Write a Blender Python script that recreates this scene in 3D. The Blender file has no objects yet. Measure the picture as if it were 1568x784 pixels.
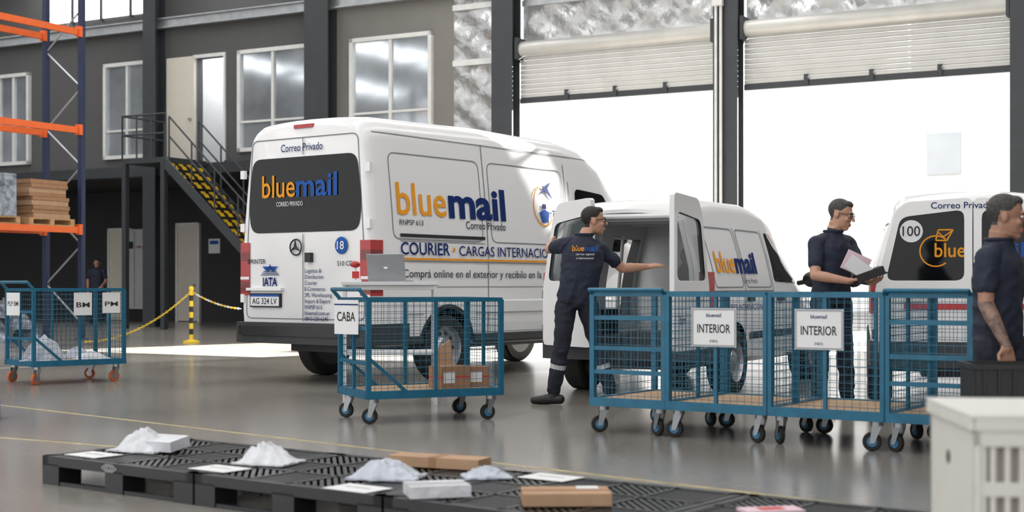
import bpy, math, random
import numpy as np
from mathutils import Vector, Matrix, noise
from mathutils.bvhtree import BVHTree
random.seed(3)
V=Vector
sc=bpy.context.scene
VIEW=(784,392,1568)   # centre x, centre y, width (in a 1568-wide frame)

# ------------------------------------------------------------------ materials
def M(name,col,rough=.5,metal=0,var=.06,scale=6,bump=0,bscale=40,coat=0,emit=0,alpha=1,spec=.5):
    m=bpy.data.materials.new(name); m.use_nodes=True
    nt=m.node_tree; b=nt.nodes['Principled BSDF']
    tc=nt.nodes.new('ShaderNodeTexCoord'); n=nt.nodes.new('ShaderNodeTexNoise')
    n.inputs['Scale'].default_value=scale; n.inputs['Detail'].default_value=4
    nt.links.new(tc.outputs['Object'],n.inputs['Vector'])
    r=nt.nodes.new('ShaderNodeValToRGB')
    r.color_ramp.elements[0].position=.3; r.color_ramp.elements[1].position=.7
    r.color_ramp.elements[0].color=[max(0,c*(1-var)) for c in col]+[1]
    r.color_ramp.elements[1].color=[min(1,c*(1+var)) for c in col]+[1]
    nt.links.new(n.outputs['Fac'],r.inputs['Fac']); nt.links.new(r.outputs['Color'],b.inputs['Base Color'])
    b.inputs['Roughness'].default_value=rough; b.inputs['Metallic'].default_value=metal
    b.inputs['Coat Weight'].default_value=coat; b.inputs['Coat Roughness'].default_value=.08
    b.inputs['Specular IOR Level'].default_value=spec
    b.inputs['Alpha'].default_value=alpha
    if emit:
        nt.links.new(r.outputs['Color'],b.inputs['Emission Color']); b.inputs['Emission Strength'].default_value=emit
    if bump:
        n2=nt.nodes.new('ShaderNodeTexNoise'); n2.inputs['Scale'].default_value=bscale; n2.inputs['Detail'].default_value=3
        nt.links.new(tc.outputs['Object'],n2.inputs['Vector'])
        bp=nt.nodes.new('ShaderNodeBump'); bp.inputs['Strength'].default_value=bump; bp.inputs['Distance'].default_value=.02
        nt.links.new(n2.outputs['Fac'],bp.inputs['Height']); nt.links.new(bp.outputs['Normal'],b.inputs['Normal'])
    return m

WHITE=M('van_paint_white',(.79,.79,.80),.28,0,.01,1,coat=.25)
WHITE2=M('van_inner_white',(.72,.73,.74),.4,0,.02)
GLASSD=M('glass_dark',(.004,.005,.006),.05,0,.1,spec=.25)
GLASSV=M('glass_van_tint',(.08,.10,.11),.05,0,.1,alpha=.6)
BLACK=M('plastic_black',(.016,.016,.018),.45,0,.2)
BUMP=M('bumper_grey',(.030,.032,.034),.55,0,.1)
RUB=M('tyre_rubber',(.012,.012,.012),.8,0,.2)
STEEL=M('rim_silver',(.45,.46,.48),.35,.8,.05)
RED=M('lamp_red',(.38,.010,.010),.25,0,.15,30,coat=.3)
RED2=M('lamp_red_dark',(.16,.006,.006),.25,0,.15,30,coat=.3)
REDM=M('red_matte',(.50,.03,.03),.5)
LAMPW=M('lamp_clear',(.7,.7,.72),.15,0,.05,coat=.5)
ORANGE=M('decal_orange',(.78,.32,.03),.8,0,.02,spec=.1)
NAVY=M('decal_navy',(.010,.028,.13),.8,0,.02,spec=.1)
BLUE=M('decal_blue',(.03,.10,.36),.8,0,.02,spec=.1)
DTXT=M('decal_dark',(.03,.035,.05),.8,0,.02,spec=.1)
SEAM=M('seam_grey',(.22,.22,.23),.8,0,.02,spec=.1)
DWHITE=M('decal_white',(.75,.76,.78),.6,0,.02)
YEL=M('paint_yellow',(.80,.56,.02),.45,0,.08)
YELF=M('floor_line_yellow',(.40,.33,.17),.35,0,.30,9)
CBLUE=M('cart_blue',(.010,.115,.20),.4,.1,.12,12)
WIRE=M('wire_blue',(.014,.11,.18),.4,.2,.05)
WOOD=M('plywood',(.42,.27,.15),.6,0,.18,5)
PWOOD=M('pallet_wood',(.42,.25,.12),.75,0,.25,8)
CARD=M('cardboard',(.31,.17,.09),.8,0,.1,10)
CARD2=M('cardboard_light',(.40,.25,.15),.8,0,.08,10)
TAPE=M('tape_red',(.45,.05,.05),.5)
PAPER=M('paper_white',(.70,.71,.72),.7,0,.02)
INK=M('ink_black',(.02,.02,.02),.7)
POLYW=M('polybag_white',(.60,.61,.65),.30,0,.10,7,bump=.9,bscale=9)
POLYG=M('polybag_grey',(.42,.45,.52),.26,0,.14,6,bump=1,bscale=10)
PBLACK=M('pallet_black',(.012,.013,.015),.34,0,.15)
CASTER=M('caster_steel',(.35,.36,.38),.35,.8)
CBLU2=M('caster_blue',(.03,.16,.30),.5)
CORAN=M('caster_orange',(.45,.10,.03),.5)
RACKB=M('rack_blue',(.012,.025,.07),.45)
RACKO=M('rack_orange',(.76,.13,.02),.45)
GALV=M('galvanised',(.42,.44,.46),.4,.6,.12,5)
COLM=M('column_paint',(.036,.042,.048),.5,0,.1,3)
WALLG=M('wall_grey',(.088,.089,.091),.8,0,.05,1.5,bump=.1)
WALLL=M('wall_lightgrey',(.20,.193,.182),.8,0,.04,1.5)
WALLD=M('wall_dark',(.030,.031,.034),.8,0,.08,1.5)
FRAMEW=M('window_frame_white',(.68,.69,.68),.45)
GLASSR=M('glass_reflective',(.52,.57,.62),.08,.65,.30,.9)
DOORC=M('door_cream',(.62,.58,.51),.5,0,.03)
SHUT=M('shutter_slats',(.55,.55,.53),.42,.25,.06,2)
CREAMP=M('crate_white',(.62,.61,.57),.5,0,.03)
CREAMD=M('crate_recess',(.30,.28,.24),.6,0,.05)
LAPT=M('laptop_grey',(.30,.31,.33),.35,.5)
TABW=M('table_white',(.60,.61,.62),.5)
SKIN=M('skin',(.46,.25,.17),.5,0,.06,20)
SKIN2=M('skin_tan',(.34,.18,.12),.5,0,.08,20)
TATT=M('skin_tattoo',(.19,.12,.095),.5,0,.55,28)
HAIR=M('hair_dark',(.012,.010,.009),.6,0,.3,60,bump=.6,bscale=90)
HAIRG=M('hair_greying',(.045,.041,.038),.6,0,.4,60,bump=.6,bscale=90)
LIP=M('lips',(.36,.12,.10),.5)
EYEW=M('eye_white',(.75,.74,.72),.2)
TEETH=M('teeth',(.75,.73,.68),.3)
SHIRT=M('polo_navy',(.009,.014,.033),.75,0,.2,8,bump=.5,bscale=14)
PANTS=M('trousers_navy',(.010,.012,.024),.8,0,.2,8,bump=.5,bscale=12)
SHOE=M('shoe_black',(.010,.010,.010),.45)
REFL=M('reflective_band',(.55,.56,.58),.4,.3)
SKY_E=M('skylight_panel',(.99,.985,.97),.6,0,.01,1,emit=3.7)
EXTW=M('exterior_render_white',(.80,.80,.79),.8,0,.03,.4)
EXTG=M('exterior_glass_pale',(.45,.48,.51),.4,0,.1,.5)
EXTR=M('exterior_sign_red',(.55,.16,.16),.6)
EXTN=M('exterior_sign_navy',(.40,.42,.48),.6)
EXTF=M('exterior_paving',(.32,.31,.30),.85,0,.06,.8)
LEAF=M('shrub_leaf',(.12,.22,.06),.6,0,.4,12)
WRAPS=M('stretch_wrap',(.22,.25,.30),.2,.3,.6,9,bump=1,bscale=12)
PINK=M('paper_pink',(.68,.50,.56),.7)
TRAFO=M('cabinet_grey',(.42,.43,.43),.5)

def floor_mat():
    m=bpy.data.materials.new('polished_concrete'); m.use_nodes=True; nt=m.node_tree; b=nt.nodes['Principled BSDF']
    tc=nt.nodes.new('ShaderNodeTexCoord')
    n=nt.nodes.new('ShaderNodeTexNoise'); n.inputs['Scale'].default_value=.35; n.inputs['Detail'].default_value=8; n.inputs['Roughness'].default_value=.55
    r=nt.nodes.new('ShaderNodeValToRGB'); r.color_ramp.elements[0].position=.3; r.color_ramp.elements[1].position=.72
    r.color_ramp.elements[0].color=(.215,.200,.182,1); r.color_ramp.elements[1].color=(.290,.272,.250,1)
    n2=nt.nodes.new('ShaderNodeTexNoise'); n2.inputs['Scale'].default_value=10; n2.inputs['Detail'].default_value=5
    mx=nt.nodes.new('ShaderNodeMixRGB'); mx.blend_type='MULTIPLY'; mx.inputs[0].default_value=.14
    r3=nt.nodes.new('ShaderNodeValToRGB'); r3.color_ramp.elements[0].position=.35; r3.color_ramp.elements[0].color=(.6,.6,.6,1); r3.color_ramp.elements[1].position=.6
    r2=nt.nodes.new('ShaderNodeMapRange'); r2.inputs[3].default_value=.11; r2.inputs[4].default_value=.26
    nt.links.new(tc.outputs['Object'],n.inputs['Vector']); nt.links.new(tc.outputs['Object'],n2.inputs['Vector'])
    nt.links.new(n.outputs['Fac'],r.inputs['Fac']); nt.links.new(r.outputs['Color'],mx.inputs[1]); nt.links.new(n2.outputs['Fac'],r3.inputs['Fac'])
    nt.links.new(r3.outputs['Color'],mx.inputs[2]); nt.links.new(mx.outputs['Color'],b.inputs['Base Color'])
    nt.links.new(n.outputs['Fac'],r2.inputs[0]); nt.links.new(r2.outputs[0],b.inputs['Roughness'])
    return m
FLOOR=floor_mat()
def foil_mat():
    m=bpy.data.materials.new('foil_insulation'); m.use_nodes=True; nt=m.node_tree; b=nt.nodes['Principled BSDF']
    b.inputs['Metallic'].default_value=.75; b.inputs['Roughness'].default_value=.38; b.inputs['Base Color'].default_value=(.50,.51,.52,1)
    tc=nt.nodes.new('ShaderNodeTexCoord'); outs=[]
    for rot in (.9,-.9):
        mp=nt.nodes.new('ShaderNodeMapping'); mp.inputs['Rotation'].default_value=(0,rot,0)
        w=nt.nodes.new('ShaderNodeTexWave'); w.inputs['Scale'].default_value=.55; w.inputs['Distortion'].default_value=1.2; w.inputs['Detail'].default_value=2
        nt.links.new(tc.outputs['Object'],mp.inputs[0]); nt.links.new(mp.outputs[0],w.inputs[0]); outs.append(w)
    a=nt.nodes.new('ShaderNodeMath'); a.operation='ADD'; nt.links.new(outs[0].outputs['Fac'],a.inputs[0]); nt.links.new(outs[1].outputs['Fac'],a.inputs[1])
    n=nt.nodes.new('ShaderNodeTexNoise'); n.inputs['Scale'].default_value=4; n.inputs['Detail'].default_value=6; nt.links.new(tc.outputs['Object'],n.inputs['Vector'])
    a2=nt.nodes.new('ShaderNodeMath'); a2.operation='ADD'; nt.links.new(a.outputs[0],a2.inputs[0]); nt.links.new(n.outputs['Fac'],a2.inputs[1])
    bp=nt.nodes.new('ShaderNodeBump'); bp.inputs['Strength'].default_value=.6; bp.inputs['Distance'].default_value=.10
    nt.links.new(a2.outputs[0],bp.inputs['Height']); nt.links.new(bp.outputs[0],b.inputs['Normal'])
    return m
FOIL=foil_mat()
def stripe_mat():
    m=bpy.data.materials.new('hazard_stripe'); m.use_nodes=True; nt=m.node_tree; b=nt.nodes['Principled BSDF']
    tc=nt.nodes.new('ShaderNodeTexCoord'); w=nt.nodes.new('ShaderNodeTexWave'); w.bands_direction='DIAGONAL'; w.inputs['Scale'].default_value=2.2
    r=nt.nodes.new('ShaderNodeValToRGB'); r.color_ramp.interpolation='CONSTANT'
    r.color_ramp.elements[0].color=(.015,.015,.015,1); r.color_ramp.elements[1].position=.45; r.color_ramp.elements[1].color=(.8,.5,.02,1)
    nt.links.new(tc.outputs['Object'],w.inputs[0]); nt.links.new(w.outputs['Fac'],r.inputs[0]); nt.links.new(r.outputs[0],b.inputs['Base Color'])
    return m
HAZ=stripe_mat()

# ------------------------------------------------------------------ mesh builder
_tc={}
def text_geo(body,bold=0,shear=0):
    k=(body,bold,shear)
    if k in _tc: return _tc[k]
    cu=bpy.data.curves.new('t','FONT'); cu.body=body; cu.offset=bold; cu.resolution_u=3; cu.shear=shear
    ob=bpy.data.objects.new('t',cu); sc.collection.objects.link(ob); bpy.context.view_layer.update()
    me=ob.to_mesh(); vs=[(v.co.x,v.co.y) for v in me.vertices]; fs=[tuple(p.vertices) for p in me.polygons]
    ob.to_mesh_clear(); bpy.data.objects.remove(ob); bpy.data.curves.remove(cu)
    x0=min(v[0] for v in vs); x1=max(v[0] for v in vs)
    _tc[k]=([(a-x0,b) for a,b in vs],fs,x1-x0); return _tc[k]

class MB:
    def __init__(s): s.v=[];s.f=[];s.mi=[];s.mats=[];s.T=None
    def mid(s,m):
        if m not in s.mats: s.mats.append(m)
        return s.mats.index(m)
    def add(s,vs,fs,m):
        b=len(s.v); i=s.mid(m)
        if s.T is not None: vs=[s.T@V(v) for v in vs]
        s.v+= [tuple(v) for v in vs]; s.f+=[tuple(b+k for k in f) for f in fs]; s.mi+=[i]*len(fs)
    def box(s,x0,x1,y0,y1,z0,z1,m,R=None,c=None):
        vs=[V((x,y,z)) for x in(x0,x1) for y in(y0,y1) for z in(z0,z1)]
        if R is not None:
            c=V(c) if c else V((0,0,0)); vs=[R@v+c for v in vs]
        s.add(vs,[(0,1,3,2),(4,6,7,5),(0,4,5,1),(2,3,7,6),(0,2,6,4),(1,5,7,3)],m)
    def tube(s,p0,p1,r,m,n=8,r1=None,sq=False):
        p0=V(p0);p1=V(p1); d=p1-p0
        if d.length<1e-6: return
        d.normalize(); a=V((0,0,1)) if abs(d.z)<.9 else V((1,0,0)); x=d.cross(a).normalized(); y=d.cross(x)
        if r1 is None:r1=r
        if sq: n=4; r*=1.414; r1*=1.414
        vs=[];off=math.pi/4 if sq else 0
        for p,rr in((p0,r),(p1,r1)):
            for i in range(n):
                t=2*math.pi*i/n+off; vs.append(p+(x*math.cos(t)+y*math.sin(t))*rr)
        fs=[(i,(i+1)%n,n+(i+1)%n,n+i) for i in range(n)]+[tuple(range(n-1,-1,-1)),tuple(range(n,2*n))]
        s.add(vs,fs,m)
    def path(s,pts,r,m,n=8,closed=False):
        pts=[V(p) for p in pts]
        k=len(pts)
        for i in range(k if closed else k-1):
            s.tube(pts[i],pts[(i+1)%k],r,m,n)
            if r>.008: s.sph(pts[i],(r,r,r),m,nu=n,nv=4)
    def sph(s,c,rad,m,R=None,nu=16,nv=10,p=None):
        c=V(c); vs=[];fs=[]
        for j in range(nv+1):
            ph=math.pi*j/nv
            for i in range(nu):
                th=2*math.pi*i/nu
                q=V((rad[0]*math.sin(ph)*math.cos(th),rad[1]*math.sin(ph)*math.sin(th),rad[2]*math.cos(ph)))
                if R is not None:q=R@q
                vs.append(c+q)
        for j in range(nv):
            for i in range(nu):
                a=j*nu+i;b=j*nu+(i+1)%nu; fs.append((a,b,b+nu,a+nu))
        s.add(vs,fs,m)
    def lathe(s,c,axis,prof,m,n=28):
        c=V(c);d=V(axis).normalized();a=V((0,0,1)) if abs(d.z)<.9 else V((1,0,0)); x=d.cross(a).normalized(); y=d.cross(x)
        vs=[];k=len(prof)
        for r,h in prof:
            for i in range(n):
                t=2*math.pi*i/n; vs.append(c+d*h+(x*math.cos(t)+y*math.sin(t))*r)
        fs=[(j*n+i,j*n+(i+1)%n,(j+1)*n+(i+1)%n,(j+1)*n+i) for j in range(k-1) for i in range(n)]
        s.add(vs,fs,m)
    def prism(s,pts,vec,m):
        pts=[V(p) for p in pts]; vec=V(vec); n=len(pts)
        vs=pts+[p+vec for p in pts]
        s.add(vs,[tuple(range(n)),tuple(range(2*n-1,n-1,-1))]+[(i,(i+1)%n,n+(i+1)%n,n+i) for i in range(n)],m)
    def text(s,body,fn,m,u,v,cap,width=None,bold=0,align='L',shear=0):
        vs,fs,w=text_geo(body,bold,shear); sy=cap/.70; sx=(width/w) if width else sy*.9
        W=w*sx; o=0 if align=='L' else (-W/2 if align=='C' else -W)
        s.add([fn(u+o+a*sx,v+b*sy) for a,b in vs],fs,m)
        return W
    def patch(s,outl,fn,m,rings=5,sub=3):
        o=[]
        for i in range(len(outl)):
            a=outl[i];b=outl[(i+1)%len(outl)]
            for k in range(sub): t=k/sub;o.append((a[0]*(1-t)+b[0]*t,a[1]*(1-t)+b[1]*t))
        cx=sum(p[0] for p in o)/len(o);cy=sum(p[1] for p in o)/len(o);n=len(o);vs=[fn(cx,cy)]
        for r in range(1,rings+1):
            t=r/rings
            for p in o: vs.append(fn(cx+(p[0]-cx)*t,cy+(p[1]-cy)*t))
        fs=[(0,1+i,1+(i+1)%n) for i in range(n)]
        for r in range(rings-1):
            b=1+r*n
            fs+=[(b+i,b+n+i,b+n+(i+1)%n,b+(i+1)%n) for i in range(n)]
        s.add(vs,fs,m)
    def strip(s,pts,w,fn,m,closed=False,sub=6):
        n=len(pts)
        for i in range(n if closed else n-1):
            a=V(pts[i]+(0,)) if len(pts[i])==2 else V(pts[i]); b=pts[(i+1)%n]; b=V(b+(0,))
            d=(b-a)
            if d.length<1e-6: continue
            d.normalize(); nn=V((-d.y,d.x,0))*w/2; vs=[]
            k=max(1,int((b-a).length/.15))
            for j in range(k+1):
                q=a.lerp(b,j/k); vs+= [fn(q.x+nn.x,q.y+nn.y),fn(q.x-nn.x,q.y-nn.y)]
            s.add(vs,[(2*j,2*j+1,2*j+3,2*j+2) for j in range(k)],m)
    def build(s,name,mat=None,parent=None,smooth=35,bevel=0,recalc=True):
        me=bpy.data.meshes.new(name); me.from_pydata(s.v,[],s.f)
        for m in s.mats: me.materials.append(m)
        for p,i in zip(me.polygons,s.mi): p.material_index=i
        if recalc:
            import bmesh
            bm=bmesh.new(); bm.from_mesh(me); bmesh.ops.recalc_face_normals(bm,faces=bm.faces); bm.to_mesh(me); bm.free()
        if smooth:
            me.polygons.foreach_set('use_smooth',[True]*len(me.polygons)); me.set_sharp_from_angle(angle=math.radians(smooth))
        ob=bpy.data.objects.new(name,me); sc.collection.objects.link(ob)
        if parent: ob.parent=parent
        if mat is not None: ob.matrix_world=mat
        if bevel:
            b=ob.modifiers.new('bevel','BEVEL'); b.width=bevel; b.segments=2; b.limit_method='ANGLE'; b.angle_limit=math.radians(50)
        return ob
def place(x,y,ang,z=0): return Matrix.Translation((x,y,z))@Matrix.Rotation(math.radians(ang),4,'Z')
def empty(name,mat):
    e=bpy.data.objects.new(name,None); sc.collection.objects.link(e); e.matrix_world=mat; e.empty_display_size=.2; return e
def rpoly(pts,r,k=5):
    out=[];n=len(pts)
    for i in range(n):
        p=V(pts[i]+(0,));a=V(pts[i-1]+(0,));b=V(pts[(i+1)%n]+(0,))
        ra=min(r,(a-p).length*.45);rb=min(r,(b-p).length*.45)
        A=p+(a-p).normalized()*ra;B=p+(b-p).normalized()*rb
        for j in range(k+1):
            t=j/k;q=A*(1-t)**2+p*2*t*(1-t)+B*t*t;out.append((q.x,q.y))
    return out
def rrect(u0,u1,v0,v1,r): return rpoly([(u0,v0),(u1,v0),(u1,v1),(u0,v1)],r)
def boolean(ob,cut):
    md=ob.modifiers.new('b','BOOLEAN'); md.operation='DIFFERENCE'; md.object=cut; md.solver='EXACT'
    try: md.material_mode='TRANSFER'
    except Exception: pass
    dg=bpy.context.evaluated_depsgraph_get(); dg.update()
    me=bpy.data.meshes.new_from_object(ob.evaluated_get(dg)); ob.modifiers.remove(md); ob.data=me
    bpy.data.objects.remove(cut)
    me.polygons.foreach_set('use_smooth',[True]*len(me.polygons)); me.set_sharp_from_angle(angle=math.radians(35))

# ------------------------------------------------------------------ building shell
WO=V((-8.93,34.8,0)); WX=V((.874,-.486,0)).normalized(); WY=V((-WX.y,WX.x,0))
WM=Matrix(((WX.x,WY.x,0,WO.x),(WX.y,WY.y,0,WO.y),(0,0,1,0),(0,0,0,1)))
T0,T1,OB,HC=-14,34,-31,9.2
LO=4.0   # recess of the ground-floor wall under the mezzanine
b=MB(); b.box(T0,T1,OB,.25,-.1,0,FLOOR); b.box(T0,5.3,.25,LO+.25,-.1,0,FLOOR); b.build('floor',WM,smooth=0)
b=MB(); b.box(5.3,T1+40,.25,60,-.14,-.02,EXTF); b.box(T0-30,5.3,LO+.25,60,-.14,-.02,EXTF); b.build('ground_outside',WM,smooth=0)
def fline(name,p,q,w=.04):
    p=V(p+(0,));q=V(q+(0,));d=(q-p).normalized();n=V((-d.y,d.x,0))*w/2
    b=MB(); b.prism([p+n,p-n,q-n,q+n],(0,0,.002),YELF); b.build(name,smooth=0)
fline('trim_floor_line_1',(-4.9,12.66),(2.5,5.9)); fline('trim_floor_line_2',(-5.6,10.85),(-2.2,8.9))
b=MB()
b.box(T0,1.48,0,.25,3.95,HC,WALLG); b.box(1.48,2.36,0,.25,6.5,HC,WALLG); b.box(2.36,5.3,0,.25,3.95,HC,WALLG)
b.box(5.3,8.78,0,.25,0,HC,WALLL)
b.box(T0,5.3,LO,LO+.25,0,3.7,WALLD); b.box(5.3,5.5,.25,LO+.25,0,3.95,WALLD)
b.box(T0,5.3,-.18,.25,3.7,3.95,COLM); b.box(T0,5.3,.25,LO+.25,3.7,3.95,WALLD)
b.box(20.85,T1,0,.25,0,HC,WALLG)
b.build('wall_back',WM,smooth=0)
b=MB()
b.box(8.78,9.9,.0,.2,0,HC,FOIL); b.box(10.44,14.84,.1,.25,6.16,HC,FOIL); b.box(15.38,20.33,.1,.25,6.16,HC,FOIL)
b.build('wall_insulation_blanket',WM,smooth=0)
b=MB()
for z in (2.2,4.1,5.75,6.95,8.1): b.box(8.78,9.9,-.06,0,z,z+.12,FRAMEW)
for z in (6.9,8.0): b.box(10.45,14.85,.02,.1,z,z+.12,GALV); b.box(15.4,20.35,.02,.1,z,z+.12,GALV)
b.box(T0,9.9,-.22,-.04,7.28,7.31,GALV); b.box(T0,9.9,-.22,-.04,7.50,7.53,GALV); b.box(T0,9.9,-.14,-.11,7.3,7.5,GALV)
b.build('trim_girts',WM,smooth=0)
b=MB(); b.box(1.3,2.5,1.6,1.7,3.95,6.6,DWHITE); b.box(1.2,1.3,.25,1.7,3.95,6.6,DWHITE); b.box(2.5,2.6,.25,1.7,3.95,6.6,DWHITE)
b.box(1.2,2.6,.25,1.7,6.6,6.65,SKY_E); b.box(1.2,2.6,.25,1.7,3.96,3.99,WALLL); b.build('wall_office',WM,smooth=0)
b=MB(); b.box(T0-.2,T0,OB,LO+.25,0,HC,WALLG); b.build('wall_left',WM,smooth=0)
b=MB(); b.box(T1,T1+.2,OB,.25,0,HC,WALLL); b.build('wall_right',WM,smooth=0)
b=MB(); 
x=T0
strips=[(-10,-8.2),(-4,-2.2),(2,3.8),(8,9.8),(14,15.8),(20,21.8),(26,27.8)]
for a,c in strips: b.box(x,a,OB,.25,HC,HC+.15,WALLL); x=c
b.box(x,T1,OB,.25,HC,HC+.15,WALLL); b.build('ceiling',WM,smooth=0)
b=MB()
for a,c in strips: b.box(a,c,OB,.25,HC+.02,HC+.08,SKY_E)
b.build('window_skylights',WM,smooth=0)
b=MB()
for o in (-5,-12,-19,-26):
    b.box(T0,T1,o-.08,o+.08,HC-.2,HC-.05,COLM); b.box(T0,T1,o-.06,o+.06,HC-1.1,HC-1.0,COLM)
    k=0;t=T0
    while t<T1-1: b.tube((t,o,HC-1.05 if k%2 else HC-.15),(t+1,o,HC-.15 if k%2 else HC-1.05),.035,COLM,5); t+=1;k+=1
b.build('ceiling_truss',WM,smooth=0)
def window(n,t0,t1,z0,z1,nv=2,hz=(.28,)):
    b=MB(); f=.07
    b.box(t0,t1,-.03,.0,z0,z1,GLASSR)
    for (a,c,d,e) in ((t0-f,t0+f*.3,z0-f,z1+f),(t1-f*.3,t1+f,z0-f,z1+f),(t0-f,t1+f,z0-f,z0+f*.3),(t0-f,t1+f,z1-f*.3,z1+f)): b.box(a,c,-.1,0,d,e,FRAMEW)
    for i in range(1,nv): t=t0+(t1-t0)*i/nv; b.box(t-.035,t+.035,-.08,0,z0,z1,FRAMEW)
    for h in hz: z=z0+(z1-z0)*h; b.box(t0,t1,-.07,0,z-.025,z+.025,FRAMEW)
    b.build('window_%d'%n,WM,smooth=0)
window(1,-1.42,.02,4.24,6.5); window(2,2.9,4.85,4.24,6.5); window(3,6.14,8.19,4.24,6.5); window(4,-6.3,-4.2,4.24,6.5,4,())
b=MB(); b.box(-3.6,.3,-.03,0,7.75,8.6,SKY_E); 
for t in (-3.6,-2.6,-1.6,-.6,.26): b.box(t-.04,t+.04,-.06,0,7.7,8.65,COLM)
b.build('window_5',WM,smooth=0)
b=MB(); b.box(.62,1.48,-.09,-.04,4.0,6.55,DOORC); b.box(1.36,1.42,-.16,-.09,5.0,5.06,STEEL)
b.box(1.42,1.48,-.04,.04,4.0,6.5,FRAMEW); b.box(2.36,2.42,-.04,.04,4.0,6.5,FRAMEW); b.box(1.42,2.42,-.04,.04,6.5,6.58,FRAMEW); b.build('door_1',WM,smooth=0)
def gdoor(n,t0,t1,z1):
    b=MB(); b.box(t0,t1,LO-.06,LO,0.02,z1,DOORC)
    for a in (t0-.06,t1): b.box(a,a+.06,LO-.09,LO,0,z1+.06,FRAMEW)
    b.box(t0-.06,t1+.06,LO-.09,LO,z1,z1+.06,FRAMEW); b.box(t1-.14,t1-.08,LO-.12,LO-.06,1.0,1.05,STEEL); b.build('door_%d'%n,WM,smooth=0)
gdoor(2,-5.3,-4.5,2.6); gdoor(3,-2.7,-1.95,2.7)
b=MB(); b.T=Matrix.Translation((0,LO,0)); b.box(-4.4,-3.5,-.45,-.05,.35,2.6,TRAFO); b.box(-3.96,-3.94,-.46,-.45,.4,2.55,SEAM)
b.box(-4.35,-4.0,-.46,-.45,2.05,2.25,BLACK)
for i in range(4): b.lathe((-3.85+.1*i,-.46,2.1),(0,-1,0),[(0,.02),(.03,.02),(.03,0)],REDM if i%2 else STEEL,10)
b.box(-4.4,-3.5,-.4,-.1,0,.35,BLACK); b.build('electrical_cabinet',WM,smooth=0)
b=MB(); b.T=Matrix.Translation((-3.6,LO,0)); b.box(2.0,2.4,-.03,0,1.9,2.3,PAPER); b.box(2.05,2.35,-.035,-.03,2.15,2.25,BLUE); b.build('notice_poster',WM,smooth=0)
def column(i,t0,t1):
    b=MB(); b.box(t0,t1,-.36,-.32,0,HC,COLM); b.box(t0,t1,-.02,.02,0,HC,COLM); c=(t0+t1)/2; b.box(c-.02,c+.02,-.34,0,0,HC,COLM)
    b.box(t0-.06,t1+.06,-.40,.06,0,.03,COLM)
    b.build('steel_column'+('' if i==0 else '.%03d'%i),WM,smooth=0)
for i,(a,c) in enumerate(((5.01,5.67),(9.92,10.42),(14.86,15.36),(20.35,20.85),(.1,.5))): column(i,a,c)
b=MB()
for t in (14.95,15.05): b.tube((t,-.44,.0),(t,-.44,7),.03,FRAMEW,8)
b.box(14.9,15.15,-.52,-.41,1.3,1.6,FRAMEW); b.box(14.9,15.1,-.52,-.41,6.4,6.6,FRAMEW); b.build('electrical_conduit',WM)
def shutter(i,t0,t1,z0):
    b=MB(); z=z0; 
    while z<5.9:
        b.prism([(t0,.0,z),(t0,-.03,z+.02),(t0,-.03,z+.075),(t0,.0,z+.095)],(t1-t0,0,0),SHUT); z+=.1
    b.box(t0,t1,-.05,.03,z0-.1,z0,COLM)
    for k in range(1,4):
        t=t0+(t1-t0)*k/4; b.box(t-.04,t+.04,-.09,-.05,z0-.08,z0+.12,COLM)
    b.tube((t0+.02,-.10,5.98),(t1-.02,-.10,5.98),.15,SHUT,20); b.box(t0,t0+.06,-.3,.08,5.75,6.2,COLM); b.box(t1-.06,t1,-.3,.08,5.75,6.2,COLM)
    b.build('roller_shutter'+('' if i==0 else '.%03d'%i),WM)
shutter(0,10.44,14.84,4.95); shutter(1,15.38,20.33,4.9)
b=MB(); L0,L1=.65,2.0
b.box(L0,L1,-1.6,-.2,3.86,3.98,COLM)
for t in (L0+.05,L1-.1):
    for o in (-1.55,): b.tube((t,o,0),(t,o,3.9),.06,COLM,sq=True)
def rail(p,q,h=1.0,n=3):
    p=V(p);q=V(q)
    for z in (h,h*.55): b.tube(p+V((0,0,z)),q+V((0,0,z)),.022,COLM,8)
    for i in range(n+1): a=p.lerp(q,i/n); b.tube(a,a+V((0,0,h)),.02,COLM,6)
rail((L0,-1.6,3.98),(L1,-1.6,3.98)); rail((L0,-1.6,3.98),(L0,-.2,3.98),n=2)
N=17;dx=.245;dz=3.98/(N+1)
for i in range(N):
    t=L1+i*dx;z=3.98-(i+1)*dz
    b.box(t,t+dx+.03,-1.58,-.62,z-.03,z,COLM); b.box(t+dx,t+dx+.035,-1.56,-.64,z-.075,z+.005,HAZ); b.box(t+.02,t+.06,-1.56,-.64,z+.005,z+.08,HAZ)
for o in (-1.6,-.6):
    b.prism([(L1,o,3.98),(L1,o,3.70),(L1+N*dx,o,-.0+.0),(L1+N*dx+.3,o,0)],(0,-.04 if o<-1 else .04,0),COLM)
    rail((L1+.1,o,3.9),(L1+N*dx,o,.15),n=6)
b.build('metal_staircase',WM,smooth=0)
b=MB(); b.box(0,60,26,30,0,9.5,EXTW)
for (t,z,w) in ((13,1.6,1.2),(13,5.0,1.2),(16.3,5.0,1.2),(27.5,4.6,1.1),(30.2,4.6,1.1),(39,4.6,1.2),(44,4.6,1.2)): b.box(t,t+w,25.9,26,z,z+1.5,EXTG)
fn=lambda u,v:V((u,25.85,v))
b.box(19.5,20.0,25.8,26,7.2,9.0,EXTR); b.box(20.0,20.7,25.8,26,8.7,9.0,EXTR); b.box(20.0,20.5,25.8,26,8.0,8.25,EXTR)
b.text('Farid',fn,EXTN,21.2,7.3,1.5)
b.build('exterior_building',WM,smooth=0)
b=MB(); b.box(16.1,16.6,8,8.3,0,8,EXTW); b.box(16.0,16.7,7.9,8.4,0,.4,EXTW); b.build('exterior_pylon',WM,smooth=0)
b=MB(); 
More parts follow.
